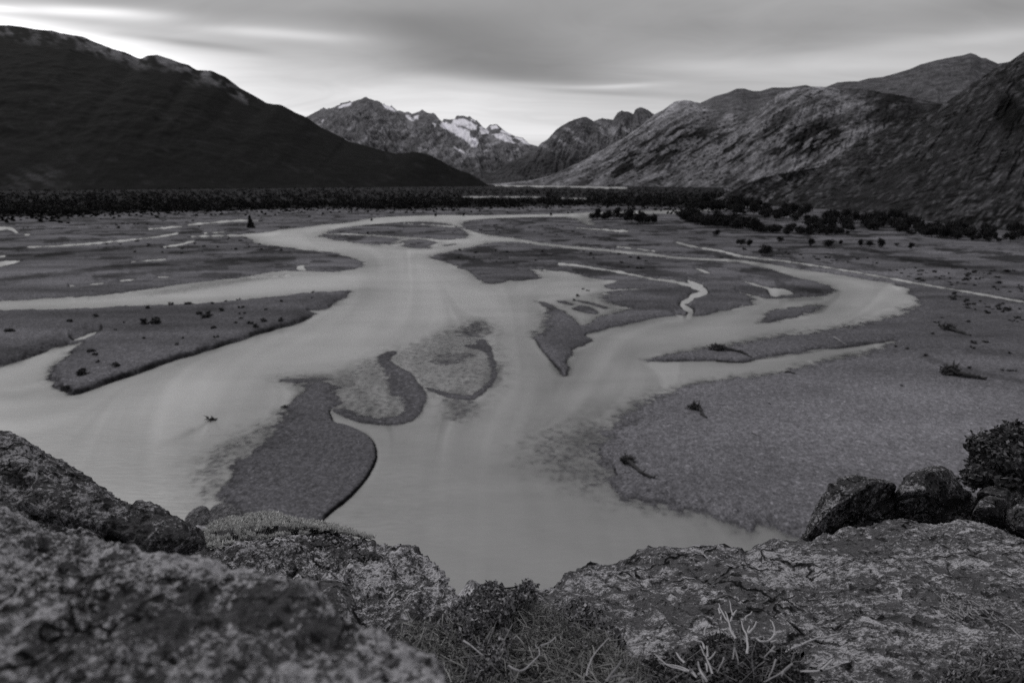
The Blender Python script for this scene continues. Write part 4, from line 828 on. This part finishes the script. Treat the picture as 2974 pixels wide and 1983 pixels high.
# ---- tussocks and low shrubs on the gravel
def make_tuft(seed, wd, ht, n=170):
    rng = np.random.default_rng(seed); V_, F_ = crown_cloud(rng, n, wd, wd * .8, ht, ht * .35, .16, 5)
    me = mesh('shrub', V_, F_, L_TUFT, smooth=False); return me
TUFTS = [make_tuft(200 + k, 1.0, .65 + .1 * k) for k in range(4)]; tuft_used = [False] * 4
def tuft(k, px, py, wpx, label, group, flatten=.8):
    x, y, z = onfloor(px, py)
    if z < .02: return None
    s = px_h(px, py, wpx) * .62; p = TUFTS[k % 4]
    if not tuft_used[k % 4]: tuft_used[k % 4] = True; o = p
    else: o = p.copy(); COL.objects.link(o)
    o.location = (x, y, z); o.rotation_euler = (0, 0, k * 2.1); o.scale = (s, s * .9, s * flatten)
    return tag(o, label, 'shrub', group)
rng = np.random.default_rng(31)
lst = [(85, 1000, 30), (485, 930, 20), (1010, 838, 16), (660, 895, 18), (1370, 875, 26), (1425, 897, 34), (1525, 857, 18), (1630, 762, 16), (1540, 780, 12), (1650, 835, 16), (1640, 878, 10), (1675, 876, 10), (1655, 912, 14), (1715, 948, 20), (1745, 970, 18), (1805, 932, 22), (1615, 940, 14),
       (1925, 922, 20), (1930, 792, 12), (1820, 850, 12), (1455, 980, 20), (1480, 1040, 14), (1255, 1048, 10), (1215, 1095, 13), (640, 1140, 26), (660, 1165, 18), (560, 1305, 36), (800, 1245, 26), (465, 1365, 24), (680, 1215, 14), (1460, 805, 12), (2140, 718, 12), (2130, 765, 8), (1030, 940, 44), (1075, 942, 30), (1170, 808, 18), (1300, 805, 26), (795, 988, 10), (850, 940, 8), (990, 1050, 12)]
for k, (a, b_, wv) in enumerate(lst): tuft(k, *C4((a, b_ + 6))[0], wv * 1.05, 'small dark shrub on the long bar with the dark cut bank, left', 'shrubs on the left cut bank bar', .75)
def scatter(n, quad, wlo, whi, label, group, seed):
    r_ = np.random.default_rng(seed); q0, q1, q2, q3 = [np.array(p) for p in quad]
    for k in range(n):
        a, b_ = r_.random(2); p = (q0 * (1 - a) + q1 * a) * (1 - b_) + (q3 * (1 - a) + q2 * a) * b_
        tuft(k, p[0], p[1], r_.uniform(wlo, whi) * (.6 + .8 * r_.random() ** 2), label, group, r_.uniform(.5, .85))
scatter(58, C6((1380, 480), (2351, 480), (2351, 660), (1600, 560)), 9, 19, 'small dark shrub on the right plain above the thin stream', 'shrubs above the thin stream on the right', 41)
scatter(44, C6((1740, 640), (2351, 740), (2351, 880), (1960, 760)), 9, 20, 'small dark shrub on the right plain below the thin stream', 'shrubs below the thin stream on the right', 42)
scatter(30, C6((380, 340), (1350, 400), (1350, 470), (560, 380)), 7, 14, 'tiny shrub on the scrubby strip beside the scattered trees', 'shrubs by the scattered trees', 43)
scatter(34, C5((960, 350), (2300, 360), (2300, 500), (1000, 420)), 7, 15, 'tiny shrub on the central gravel bar', 'shrubs on the central bar', 44)
scatter(24, C5((1100, 140), (2300, 190), (2300, 330), (1150, 215)), 6, 12, 'tiny shrub on the far middle bar', 'shrubs on the far middle bar', 45)
scatter(16, C5((130, 195), (1000, 180), (1040, 255), (200, 290)), 6, 12, 'tiny shrub on the river island at the far bend', 'shrubs on the far river island', 46)
scatter(40, C4((300, 380), (1700, 330), (2000, 430), (700, 480)), 6, 14, 'tiny shrub on the far left bar', 'shrubs on the far left bar', 47)
scatter(26, C4((200, 230), (2100, 165), (2000, 250), (100, 290)), 6, 13, 'tiny shrub on the flats before the far forest', 'shrubs before the far forest', 48)
for k, (a, b_, wv) in enumerate([(1790, 820, 10), (1750, 855, 14), (1770, 880, 14), (2000, 998, 20), (2075, 990, 20), (1995, 1030, 16), (1725, 935, 12), (1550, 1032, 14), (1470, 1015, 14), (1670, 1083, 16), (1965, 1170, 14), (2195, 1185, 12), (2250, 1190, 16), (2280, 1190, 12), (2245, 1068, 14), (1510, 1292, 10), (1395, 1272, 7), (610, 1418, 8), (1970, 850, 14)]):
    tuft(k, *C6((a, b_ + 4))[0], wv, 'small dark clump on the big near gravel bar, right', 'clumps on the near gravel bar', .7)
for k, (a, b_, wv) in enumerate([(1870, 610, 14), (1898, 622, 12), (1825, 658, 18), (1803, 686, 14)]):
    x, y, z = onfloor(*C5((a, b_))[0]); z = max(z, .03); s = px_h(*C5((a, b_))[0], wv) * .5; o = TUFTS[k].copy(); COL.objects.link(o); o.location = (x, y, z); o.scale = (s, s, s * .6)
    tag(o, 'small dark clump standing in the shallow bay of the central bar', 'shrub', 'clumps in the shallow bay')
# ---- driftwood
def driftwood(label, segs, rad, mat=DRIFT, roots=0, seed=1, lift=.25, name='driftwood'):
    """segs: photo points along the trunk; roots: number of ragged root strands at the first point"""
    r_ = np.random.default_rng(seed); P = [onfloor(*p) for p in segs]; o = empty(name, P[0])
    P0 = np.array(P[0]); W = np.array(P) - P0; W[:, 2] += lift * np.linspace(1.0, .3, len(W)); n = len(W)
    tt = np.linspace(0, n - 1, n * 4); Wi = np.stack([np.interp(tt, np.arange(n), W[:, i]) for i in range(3)], -1) + r_.normal(0, rad * .25, (len(tt), 3))
    paths = [(Wi, rad * 1.25 * np.linspace(1.1, .5, len(tt)))]
    L = np.linalg.norm(W[-1]) + .3
    for k in range(5):
        i = r_.integers(2, len(tt)); d = r_.normal(size=3) * (1, 1, .5); d[2] = abs(d[2]); d *= L * .12 / np.linalg.norm(d); paths.append(([Wi[i], Wi[i] + d * .5, Wi[i] + d + r_.normal(0, .05, 3)], [rad * .4, rad * .3, rad * .12]))
    tv, tf_ = tubes(paths, 7); mesh('log', tv, tf_, mat, o)
    if roots:
        paths = []
        for k in range(roots):
            d = r_.normal(size=3) * (1, .8, .8); d[2] = abs(d[2]) * .8 - .05; d *= rad * r_.uniform(1.6, 3.6) / np.linalg.norm(d)
            p0 = r_.normal(0, rad * 1.3, 3) * (1.3, 1, .6) + (0, 0, rad * 1.2); paths.append(([p0, p0 + d * .5 + r_.normal(0, rad * .6, 3), p0 + d + r_.normal(0, rad, 3)], [rad * .55, rad * .4, rad * .15]))
        tv, tf_ = tubes(paths, 5); mesh('root_mass', tv, tf_, DRIFT, o)
    return tag(o, label, 'driftwood')
driftwood('dark uprooted trunk with ragged roots near the lower edge of the gravel bar', C8((985, 1290), (1040, 1340), (1100, 1390), (1180, 1415)), .16, DRIFT, 90, 1)
driftwood('dark forked root stump in the middle of the near gravel bar', C8((1450, 935), (1485, 950), (1500, 985), (1530, 1005)), .17, DRIFT, 95, 2)
driftwood('pale short stick lying right of the forked root stump', C8((1655, 935), (1690, 950), (1725, 965)), .06, DRIFTPALE, 0, 3, .1)
driftwood('thin dark stick lying flat on the near gravel bar', C8((1838, 1108), (1870, 1125), (1905, 1142)), .04, DRIFT, 0, 4, .05)
driftwood('large tangled tree stranded on the gravel spit between the channels', C8((1600, 525), (1680, 530), (1760, 548), (1838, 572)), .24, DRIFT, 120, 5, .5)
driftwood('pale bent trunk lying in front of the tangled stranded tree', C8((1600, 585), (1680, 592), (1780, 596), (1835, 585)), .12, DRIFT, 0, 15, .15)
driftwood('short dark log at the inlet shore above the near gravel bar', C8((2075, 670), (2105, 680), (2135, 692)), .12, DRIFT, 6, 6)
driftwood('thin pale pole leaning on the shore of the gravel spit', C6((1045, 970), (1090, 990), (1140, 1002)), .09, DRIFTPALE, 0, 7, .3)
driftwood('longest dark log with branches on the far right of the gravel bar', C6((1840, 1215), (1920, 1235), (2010, 1245), (2085, 1255)), .30, DRIFT, 80, 8, .5)
driftwood('dark log pile upstream of the longest log, right', C6((1830, 910), (1890, 930), (1980, 950)), .26, DRIFT, 60, 9, .4)
driftwood('small snag at the left tip of the gravel island', C7((765, 662), (790, 668), (740, 664)), .07, DRIFT, 14, 10)
sn = driftwood('dark snag sticking out of the flowing water at left, trailing a wake', C7((262, 752), (280, 745), (300, 752)), .13, DRIFT, 16, 11, .2)
# ------------------------------------------------------------------ plants on the lookout
def at(px, py, d): return rays(px, py) * np.asarray(d)[..., None] + np.array([0, 0, H])
rng = np.random.default_rng(77)
def inside(P, x, y):
    Wd = np.c_[np.asarray(P, float), np.ones(len(P))]; return segdist(x, y, list(zip(Wd, np.roll(Wd, -1, 0))))
# silvery cushion plant: rosettes of short needles over a low dome
CUP = C9((1150, 715), (1180, 690), (1235, 640), (1310, 615), (1400, 598), (1470, 585), (1550, 572), (1620, 585), (1700, 608), (1770, 622), (1850, 633), (1930, 648), (2003, 668), (2100, 700), (2180, 722), (2160, 735), (2003, 700), (1880, 692), (1800, 702), (1650, 714), (1520, 735), (1420, 760), (1240, 790))
xx = rng.uniform(560, 1100, 9000); yy = rng.uniform(1480, 1600, 9000); dd, _, ins = inside(CUP, xx, yy); k = ins; xx, yy, dd = xx[k][:1500], yy[k][:1500], dd[k][:1500]
top_y = np.interp(xx, [p[0] for p in CUP[:15]], [p[1] for p in CUP[:15]])
dpt_ = surf(np.stack([xx, yy], -1), inv_depth(np.stack([xx, yy], -1), R3D) - .02, 1.06, .93) - .035 * np.sqrt(np.clip(dd / 22, 0, 1))
C0 = at(xx, yy, dpt_); VV, FF = [], []; nn = 9
a = rng.uniform(0, 6.28, (len(C0), nn)); tl = rng.uniform(.3, 1.5, (len(C0), nn)); ln = .017 * rng.uniform(.7, 1.2, (len(C0), nn))
D = np.stack([np.cos(a) * np.sin(tl), np.sin(a) * np.sin(tl), np.cos(tl)], -1) + np.array([0, -.25, .1]); D /= np.linalg.norm(D, axis=-1)[..., None]
side = np.cross(D, np.array([.2, 1, .3])); side /= np.linalg.norm(side, axis=-1)[..., None] + 1e-9
b0 = C0[:, None]; tip = b0 + D * ln[..., None]; mid = b0 + D * ln[..., None] * .45
V_ = np.stack([b0 + 0 * tip, mid + side * .0034, tip, mid - side * .0034], -2).reshape(-1, 3)
cp = empty('cushion_plant', tuple(C0.mean(0))); o = mesh('foliage', V_ - C0.mean(0), np.arange(len(V_)).reshape(-1, 4), L_SILVER, cp, smooth=False)
gy, gx = np.meshgrid(np.linspace(0, 1, 26), np.linspace(0, 1, 90))
cx_ = np.interp(gx, np.linspace(0, 1, 14), [p[0] for p in CUP[1:15]]); ty_ = np.interp(gx, np.linspace(0, 1, 14), [p[1] for p in CUP[1:15]]) + 7
by2 = np.maximum(np.interp(cx_, [p[0] for p in CUP[:13:-1]], [p[1] for p in CUP[:13:-1]]), ty_ + 3); py2 = ty_ * (1 - gy) + by2 * gy
pq = np.stack([cx_.ravel(), py2.ravel()], -1); dv = surf(pq, inv_depth(pq, R3D) - .02, 1.06, .93).reshape(cx_.shape) - .030 * np.sqrt(np.clip(np.minimum(gx * (1 - gx) * 14, np.minimum(gy, 1 - gy) * 3), 0, 1)) + .012
mesh('cushion', at(cx_, py2, dv).reshape(-1, 3) - C0.mean(0), gridfaces(26, 90), plain_mat('cushion_core', .07, .5, 90.), cp); tag(cp, 'silvery cushion plant of tiny needle rosettes on top of the mossy rock', 'cushion plant')
# leafy shrubs close by: outline filled with sprigs of small leaves at varying depth
def shrub(name, label, P, dep, thick, nspr, leafsz, mat, seed, nl=9, gapt=-.3, ntw=0):
    r_ = np.random.default_rng(seed); A_ = np.asarray(P, float); lo, hi = A_.min(0), A_.max(0)
    x = r_.uniform(lo[0], hi[0], nspr * 4); y = r_.uniform(lo[1], hi[1], nspr * 4); d_, _, ins = inside(P, x, y); gap = fbm(np.stack([x / 30, y / 30, 0 * x + seed], -1), 4, seed + 5, .6) + np.clip(d_ / 60, 0, 1) * .5 > gapt; ins &= gap; x, y, d_ = x[ins][:nspr], y[ins][:nspr], d_[ins][:nspr]
    lump = fbm(np.stack([x / 45, y / 45, 0 * x + seed], -1), 3, seed) ; half = .5 * min(hi - lo)
    pq = np.stack([x, y], -1); dp = np.minimum(surf(pq, inv_depth(pq, dep), 1.25), inv_depth(pq, dep) * 1.12) - thick * np.sqrt(np.clip(d_ / half, 0, 1)) * (.75 + .6 * lump) + thick * .55 * r_.random(len(x)) ** 2
    C = at(x, y, dp); org = C.mean(0); axis = r_.normal(size=C.shape) * .6 + np.array([0, -.35, .9]); axis /= np.linalg.norm(axis, axis=1)[:, None]
    t = np.linspace(0, 1, nl)[None, :, None]; L_ = leafsz * 3.2
    Cl = C[:, None] + axis[:, None] * t * L_ + r_.normal(0, leafsz * .45, (len(C), nl, 3)); Nl = axis[:, None] * .4 + r_.normal(0, .7, (len(C), nl, 3))
    V_, F_ = leafquads(Cl.reshape(-1, 3), Nl.reshape(-1, 3), leafsz, r_, 2.0)
    e_ = empty(name, tuple(org)); mesh('foliage', V_ - org, F_, mat, e_, smooth=False)
    base = at(np.array((lo[0] + hi[0]) / 2), np.array(hi[1] - 10), np.array(inv_depth(np.array([[0, hi[1] - 10.]]), dep)[0] + thick * .3)) 
    paths = []
    for i in r_.integers(0, len(C), 36):
        m_ = (C[i] + base) / 2 + r_.normal(0, .03, 3); paths.append(([base - org + r_.normal(0, .02, 3), m_ - org, C[i] - org], [.006, .004, .0018]))
    tv, tf_ = tubes(paths, 5); mesh('stem', tv, tf_, BARK, e_)
    if ntw:
        paths = []
        for i in r_.integers(0, len(C), ntw):
            d = r_.normal(size=3) * (1, .6, .7) + (0, -.3, .4); d *= r_.uniform(.04, .13) / np.linalg.norm(d); kk = r_.normal(0, .012, (4, 3)); paths.append((C[i] - org + np.array([[0, 0, 0]]) + d * np.linspace(0, 1, 4)[:, None] + kk, np.array([.0016, .0014, .0011, .0006])))
        tv, tf_ = tubes(paths, 4); tag(mesh('twig_tangle', tv, tf_, TWIG, e_), kind='stuff')
    return tag(e_, label, 'shrub')
shrub('shrub', 'dark leafy shrub in the notch at the bottom centre, hiding the pointed stone', C10((880, 1040), (900, 960), (950, 900), (1010, 850), (1060, 800), (1110, 770), (1160, 745), (1200, 715), (1250, 700), (1300, 720), (1330, 755), (1380, 770), (1410, 755), (1440, 715), (1480, 695), (1530, 705), (1545, 770), (1560, 850), (1560, 930), (1420, 960), (1300, 1000), (1260, 1080), (1200, 1120), (1050, 1130), (930, 1100)), ((1690, 1.75), (1880, 1.45)), .16, 3200, .0058, L_SHRUB, 301, 9, -.3)
shrub('shrub', 'dark tuft of leaves leaning on the striated rock, right of the bottom centre', C10((1720, 1000), (1740, 930), (1760, 870), (1800, 845), (1870, 840), (1920, 870), (1960, 920), (2010, 980), (2060, 1040), (2110, 1100), (2120, 1180), (2000, 1120), (1900, 1050), (1800, 1040)), ((1750, 1.7), (1900, 1.5)), .12, 1200, .0075, L_SHRUB, 302, 9, -.1, 70)
shrub('shrub', 'low dark shrub with bleached dead branches, lower edge right of centre', C11((-320, 1568), (-260, 1470), (-120, 1440), (0, 1430), (80, 1380), (150, 1330), (230, 1310), (330, 1330), (430, 1320), (520, 1360), (620, 1400), (720, 1440), (700, 1490), (760, 1568), (600, 1700), (-300, 1700)), ((1790, 1.95), (1983, 1.66)), .05, 3400, .006, L_BUSH, 303, 9, .06, 170)
shrub('bush', 'round dense bush at the right edge behind the boulders', C11((1670, 400), (1665, 370), (1700, 340), (1690, 300), (1720, 240), (1685, 205), (1700, 170), (1760, 145), (1800, 140), (1850, 125), (1880, 105), (1920, 92), (2003, 86), (2200, 90), (2400, 200), (2420, 380), (2300, 470), (2003, 440), (1900, 420), (1750, 435), (1720, 420)), ((1250, 3.4), (1420, 3.35)), .35, 4200, .016, L_BUSH, 304, 10, -.35)
shrub('shrub', 'small dark mossy tuft in the lower right corner', C11((1500, 1568), (1560, 1480), (1640, 1420), (1720, 1340), (1800, 1330), (1900, 1345), (2003, 1370), (2150, 1450), (2150, 1700), (1500, 1700)), ((1830, 1.62), (1983, 1.36)), .04, 1800, .0055, L_SHRUB, 305, 9, .12, 110)
shrub('shrub', 'low sparse dark scrub mixed into the dry grass at the bottom centre', C10((1180, 1080), (1330, 1000), (1500, 950), (1740, 950), (1880, 1050), (1990, 1190), (2080, 1371), (1080, 1420), (1060, 1220)), ((1790, 1.56), (1983, 1.26)), .06, 2200, .006, L_SHRUB, 307, 9, .12, 120)
# dry tangled grass between the rocks
TG = C10((560, 1090), (640, 1000), (760, 940), (900, 1000), (1250, 900), (1350, 880), (1500, 850), (1640, 860), (1720, 900), (1800, 980), (1950, 1050), (2080, 1100), (2160, 1200), (2240, 1300), (2240, 1450), (960, 1450), (880, 1280), (700, 1150))
def straw(n, P, dep, seed, lmin, lmax, rad):
    r_ = np.random.default_rng(seed); A_ = np.asarray(P, float); lo, hi = A_.min(0), A_.max(0); x = r_.uniform(lo[0], hi[0], n * 3); y = r_.uniform(lo[1], hi[1], n * 3)
    _, _, ins = inside(P, x, y); x, y = x[ins][:n], y[ins][:n]; lump = fbm(np.stack([x / 60, y / 60, 0 * x], -1), 3, seed)
    C = at(x, y, inv_depth(np.stack([x, y], -1), dep) - .05 * lump - .06 * r_.random(len(x))); paths = []
    for c in C:
        d = r_.normal(size=3) * (1, 1, .45); d /= np.linalg.norm(d); b_ = r_.normal(size=3) * 1.1; L_ = r_.uniform(lmin, lmax); s_ = np.linspace(-.5, .5, 6)[:, None]
        paths.append((c + d * s_ * L_ + b_ * (s_ ** 2 - .12) * L_ + r_.normal(0, .11 * L_, (6, 3)), rad * r_.uniform(.5, 1.2) * np.array([.7, 1, 1, 1, .8, .4])))
    return tubes(paths, 4)
sv_, sf_ = straw(1700, TG, ((1780, 1.62), (1983, 1.28)), 401, .025, .09, .0014)
tag(mesh('dry_grass', sv_, sf_, L_STRAW), 'tangle of dry grass between the front rocks', 'grass', kind='stuff')
r_ = np.random.default_rng(402); A_ = np.asarray(TG); x = r_.uniform(1130, 1900, 9000); y = r_.uniform(1750, 2020, 9000); _, _, ins = inside(TG, x, y); x, y = x[ins], y[ins]
C = at(x, y, inv_depth(np.stack([x, y], -1), ((1780, 1.63), (1983, 1.29))) - .07 * fbm(np.stack([x / 50, y / 50, 0 * x], -1), 3, 9)); V_, F_ = leafquads(C, np.tile([[0, -.4, .9]], (len(C), 1)), .0085, r_, 1.7)
tag(mesh('undergrowth', V_, F_, L_SHRUB, smooth=False), 'dark mat of tiny leaves under the dry grass', 'ground cover', kind='stuff')
# bleached dead twigs
def twigs(name, label, lines, dep, rad, mat=DEADWOOD, seed=1, off=.16):
    r_ = np.random.default_rng(seed); allp = []; org = None
    for ln in lines:
        P_ = chaikin(np.array(ln, float), False); P_ = P_ + r_.normal(0, .8, P_.shape); wv = r_.uniform(-.03, .03) + np.linspace(0, r_.uniform(-.04, .04), len(P_))
        W_ = at(P_[:, 0], P_[:, 1], np.minimum(surf(P_, inv_depth(P_, dep)), inv_depth(P_, dep)) - off - np.abs(wv)); org = W_[0] if org is None else org
        allp.append((W_ - org, rad * r_.uniform(.8, 1.15) * np.linspace(1.1, .45, len(P_))))
    e_ = empty(name, tuple(org)); tv, tf_ = tubes(allp[:1], 7); mesh('stem', tv, tf_, mat, e_)
    if len(allp) > 1:
        for one in allp[1:]: tv, tf_ = tubes([one], 7); mesh('twig', tv, tf_, mat, e_)
    return tag(e_, label, 'dead branch')
DB = ((1740, 1.74), (1983, 1.44))
twigs('dead_branch', 'tallest bleached dead branch, many forked, in the low shrub', [C15((1320, 800), (1270, 730), (1250, 640), (1230, 560), (1215, 520), (1195, 480)), C15((1245, 610), (1190, 550), (1150, 470), (1130, 400)), C15((1165, 500), (1145, 580), (1165, 640)), C15((1150, 520), (1120, 455)), C15((1255, 610), (1285, 540), (1275, 490), (1250, 365)), C15((1280, 545), (1330, 480)), C15((1145, 590), (1110, 580))], DB, .0028, seed=1)
twigs('dead_branch', 'bleached forked branch right of the tallest dead branch', [C15((1450, 980), (1455, 860), (1445, 760), (1400, 680), (1385, 600)), C15((1450, 760), (1470, 700), (1475, 650)), C15((1455, 740), (1520, 690), (1560, 600)), C15((1425, 600), (1430, 550), (1480, 525), (1520, 485))], DB, .0028, seed=2)
twigs('dead_branch', 'bleached branch curving out to the right like a hook', [C15((1470, 800), (1540, 790), (1620, 830), (1700, 830), (1750, 770), (1765, 690), (1740, 620), (1715, 585)), C15((1700, 830), (1780, 740)), C15((1700, 840), (1800, 815))], DB, .0028, seed=3)
twigs('dead_branch', 'short bleached upright twig left of the tallest dead branch', [C15((960, 770), (970, 690), (1005, 640), (1012, 600))], DB, .0026, seed=4)
twigs('dead_branch', 'bleached crooked branch with a kinked tip at its upper left', [C15((1060, 1210), (1010, 1080), (990, 1020), (950, 960), (920, 880)), C15((1010, 1040), (1060, 1000), (1100, 930)), C15((960, 920), (960, 860), (920, 835), (835, 815), (830, 785)), C15((1000, 1010), (1000, 930), (990, 880)), C15((985, 1090), (1000, 1180))], DB, .0023, seed=5)
twigs('dead_branch', 'long double bleached branch lying at the lower left of the low shrub', [C15((880, 1235), (820, 1180), (700, 1150), (560, 1110), (470, 1040), (390, 965)), C15((800, 1170), (680, 1110), (530, 1090), (440, 1075)), C15((740, 1080), (680, 1020), (645, 950)), C15((860, 1220), (800, 1150), (780, 1110))], DB, .0026, seed=6)
twigs('dead_branch', 'bleached bent twig rising from the lower edge', [C15((990, 1280), (930, 1190), (900, 1120), (890, 1050)), C15((930, 1190), (880, 1210))], DB, .0028, seed=7)
twigs('dead_branch', 'long straight bleached branch lying across the striated rock', [C15((1870, 970), (1980, 900), (2080, 860), (2200, 800), (2350, 780)) + C11((870, 1295), (935, 1280)), C15((2240, 795), (2290, 770), (2310, 735)), C15((1990, 940), (2030, 950))], DB, .0028, seed=8, off=.02)
twigs('dead_branch', 'pale branch below the long straight one, forked at its right end', [C11((700, 1500), (780, 1502), (850, 1490), (900, 1470), (940, 1455)), C11((820, 1495), (880, 1440), (900, 1410))], ((1800, 1.7), (1983, 1.42)), .0028, seed=9, off=.03)
GT = plain_mat("grey_twig_wood", .26, .3, 60.)
for k, (ln, lb) in enumerate([([C15((1185, 1010), (1160, 1090), (1110, 1180)), C15((1160, 1090), (1190, 1150))], 'thin grey twig between the crooked branch and the tallest dead branch'), ([C15((1765, 880), (1720, 940), (1640, 1010)), C15((1720, 940), (1780, 950))], 'thin grey twig hanging below the hook shaped branch'), ([C15((1780, 1040), (1740, 1140), (1690, 1250))], 'thin grey stem right of centre in the low shrub'), ([C15((1960, 1090), (1860, 1170), (1760, 1230), (1640, 1290)), C15((1860, 1170), (1840, 1240))], 'long grey stem slanting through the right half of the low shrub'), ([C15((1300, 870), (1330, 980), (1350, 1080)), C15((1310, 900), (1285, 1040))], 'dim forked stem below the tallest dead branch')]):
    twigs('dead_branch', lb, ln, DB, .0022, GT, 20 + k, .15)
KD = ((1720, 2.0), (1880, 1.62))
r_ = np.random.default_rng(9); tw = [C11((2003, 1320), (1900, 1220), (1800, 1200), (1680, 1160), (1560, 1110), (1500, 1050))]
for k in range(34):
    x0, y0 = r_.uniform(1520, 1840), r_.uniform(1075, 1195); dx_, dy_ = r_.uniform(-60, 30), r_.uniform(-50, 20); tw.append(C11((x0 + 40, y0 + 30), (x0 + 15, y0 + 14 + r_.uniform(-10, 10)), (x0, y0), (x0 + dx_ * .5, y0 + dy_ * .4), (x0 + dx_, y0 + dy_)))
twigs('dead_branch', 'dense fan of pale twigs lying on the striated rock at right', tw, KD, .0022, GT, 10, .015)
GD = ((1780, 1.5), (1983, 1.2))
twigs('dead_branch', 'pale root curling like an S through the dry grass', [C14((880, 1100), (940, 1140), (1000, 1170), (1080, 1150), (1150, 1070), (1240, 1000), (1250, 930), (1190, 870)), C14((1250, 880), (1340, 850), (1430, 790), (1430, 760))], GD, .0024, plain_mat("pale_root", .34, .3, 60.), 11, .06)
twigs('dead_branch', 'straight pale twig pointing out of the dark shrub', [C14((380, 820), (470, 890), (600, 985))], GD, .0024, bpy.data.materials['pale_root'], 12, .07)
twigs('dead_branch', 'long pale stalk rising through the dry grass at its right side', [C14((1770, 1240), (1790, 1120), (1860, 980), (1950, 870), (2040, 790))], GD, .0018, bpy.data.materials['pale_root'], 13, .08)
twigs('dead_branch', 'arched grey stem at the bottom edge right of the dry grass', [C14((2010, 1305), (2040, 1220), (2120, 1130), (2170, 1040)), C14((2180, 1305), (2240, 1250), (2340, 1245)), C14((2060, 1240), (2120, 1210), (2230, 1220))], GD, .0028, plain_mat("grey_stem", .2, .3, 60.), 14, .06)
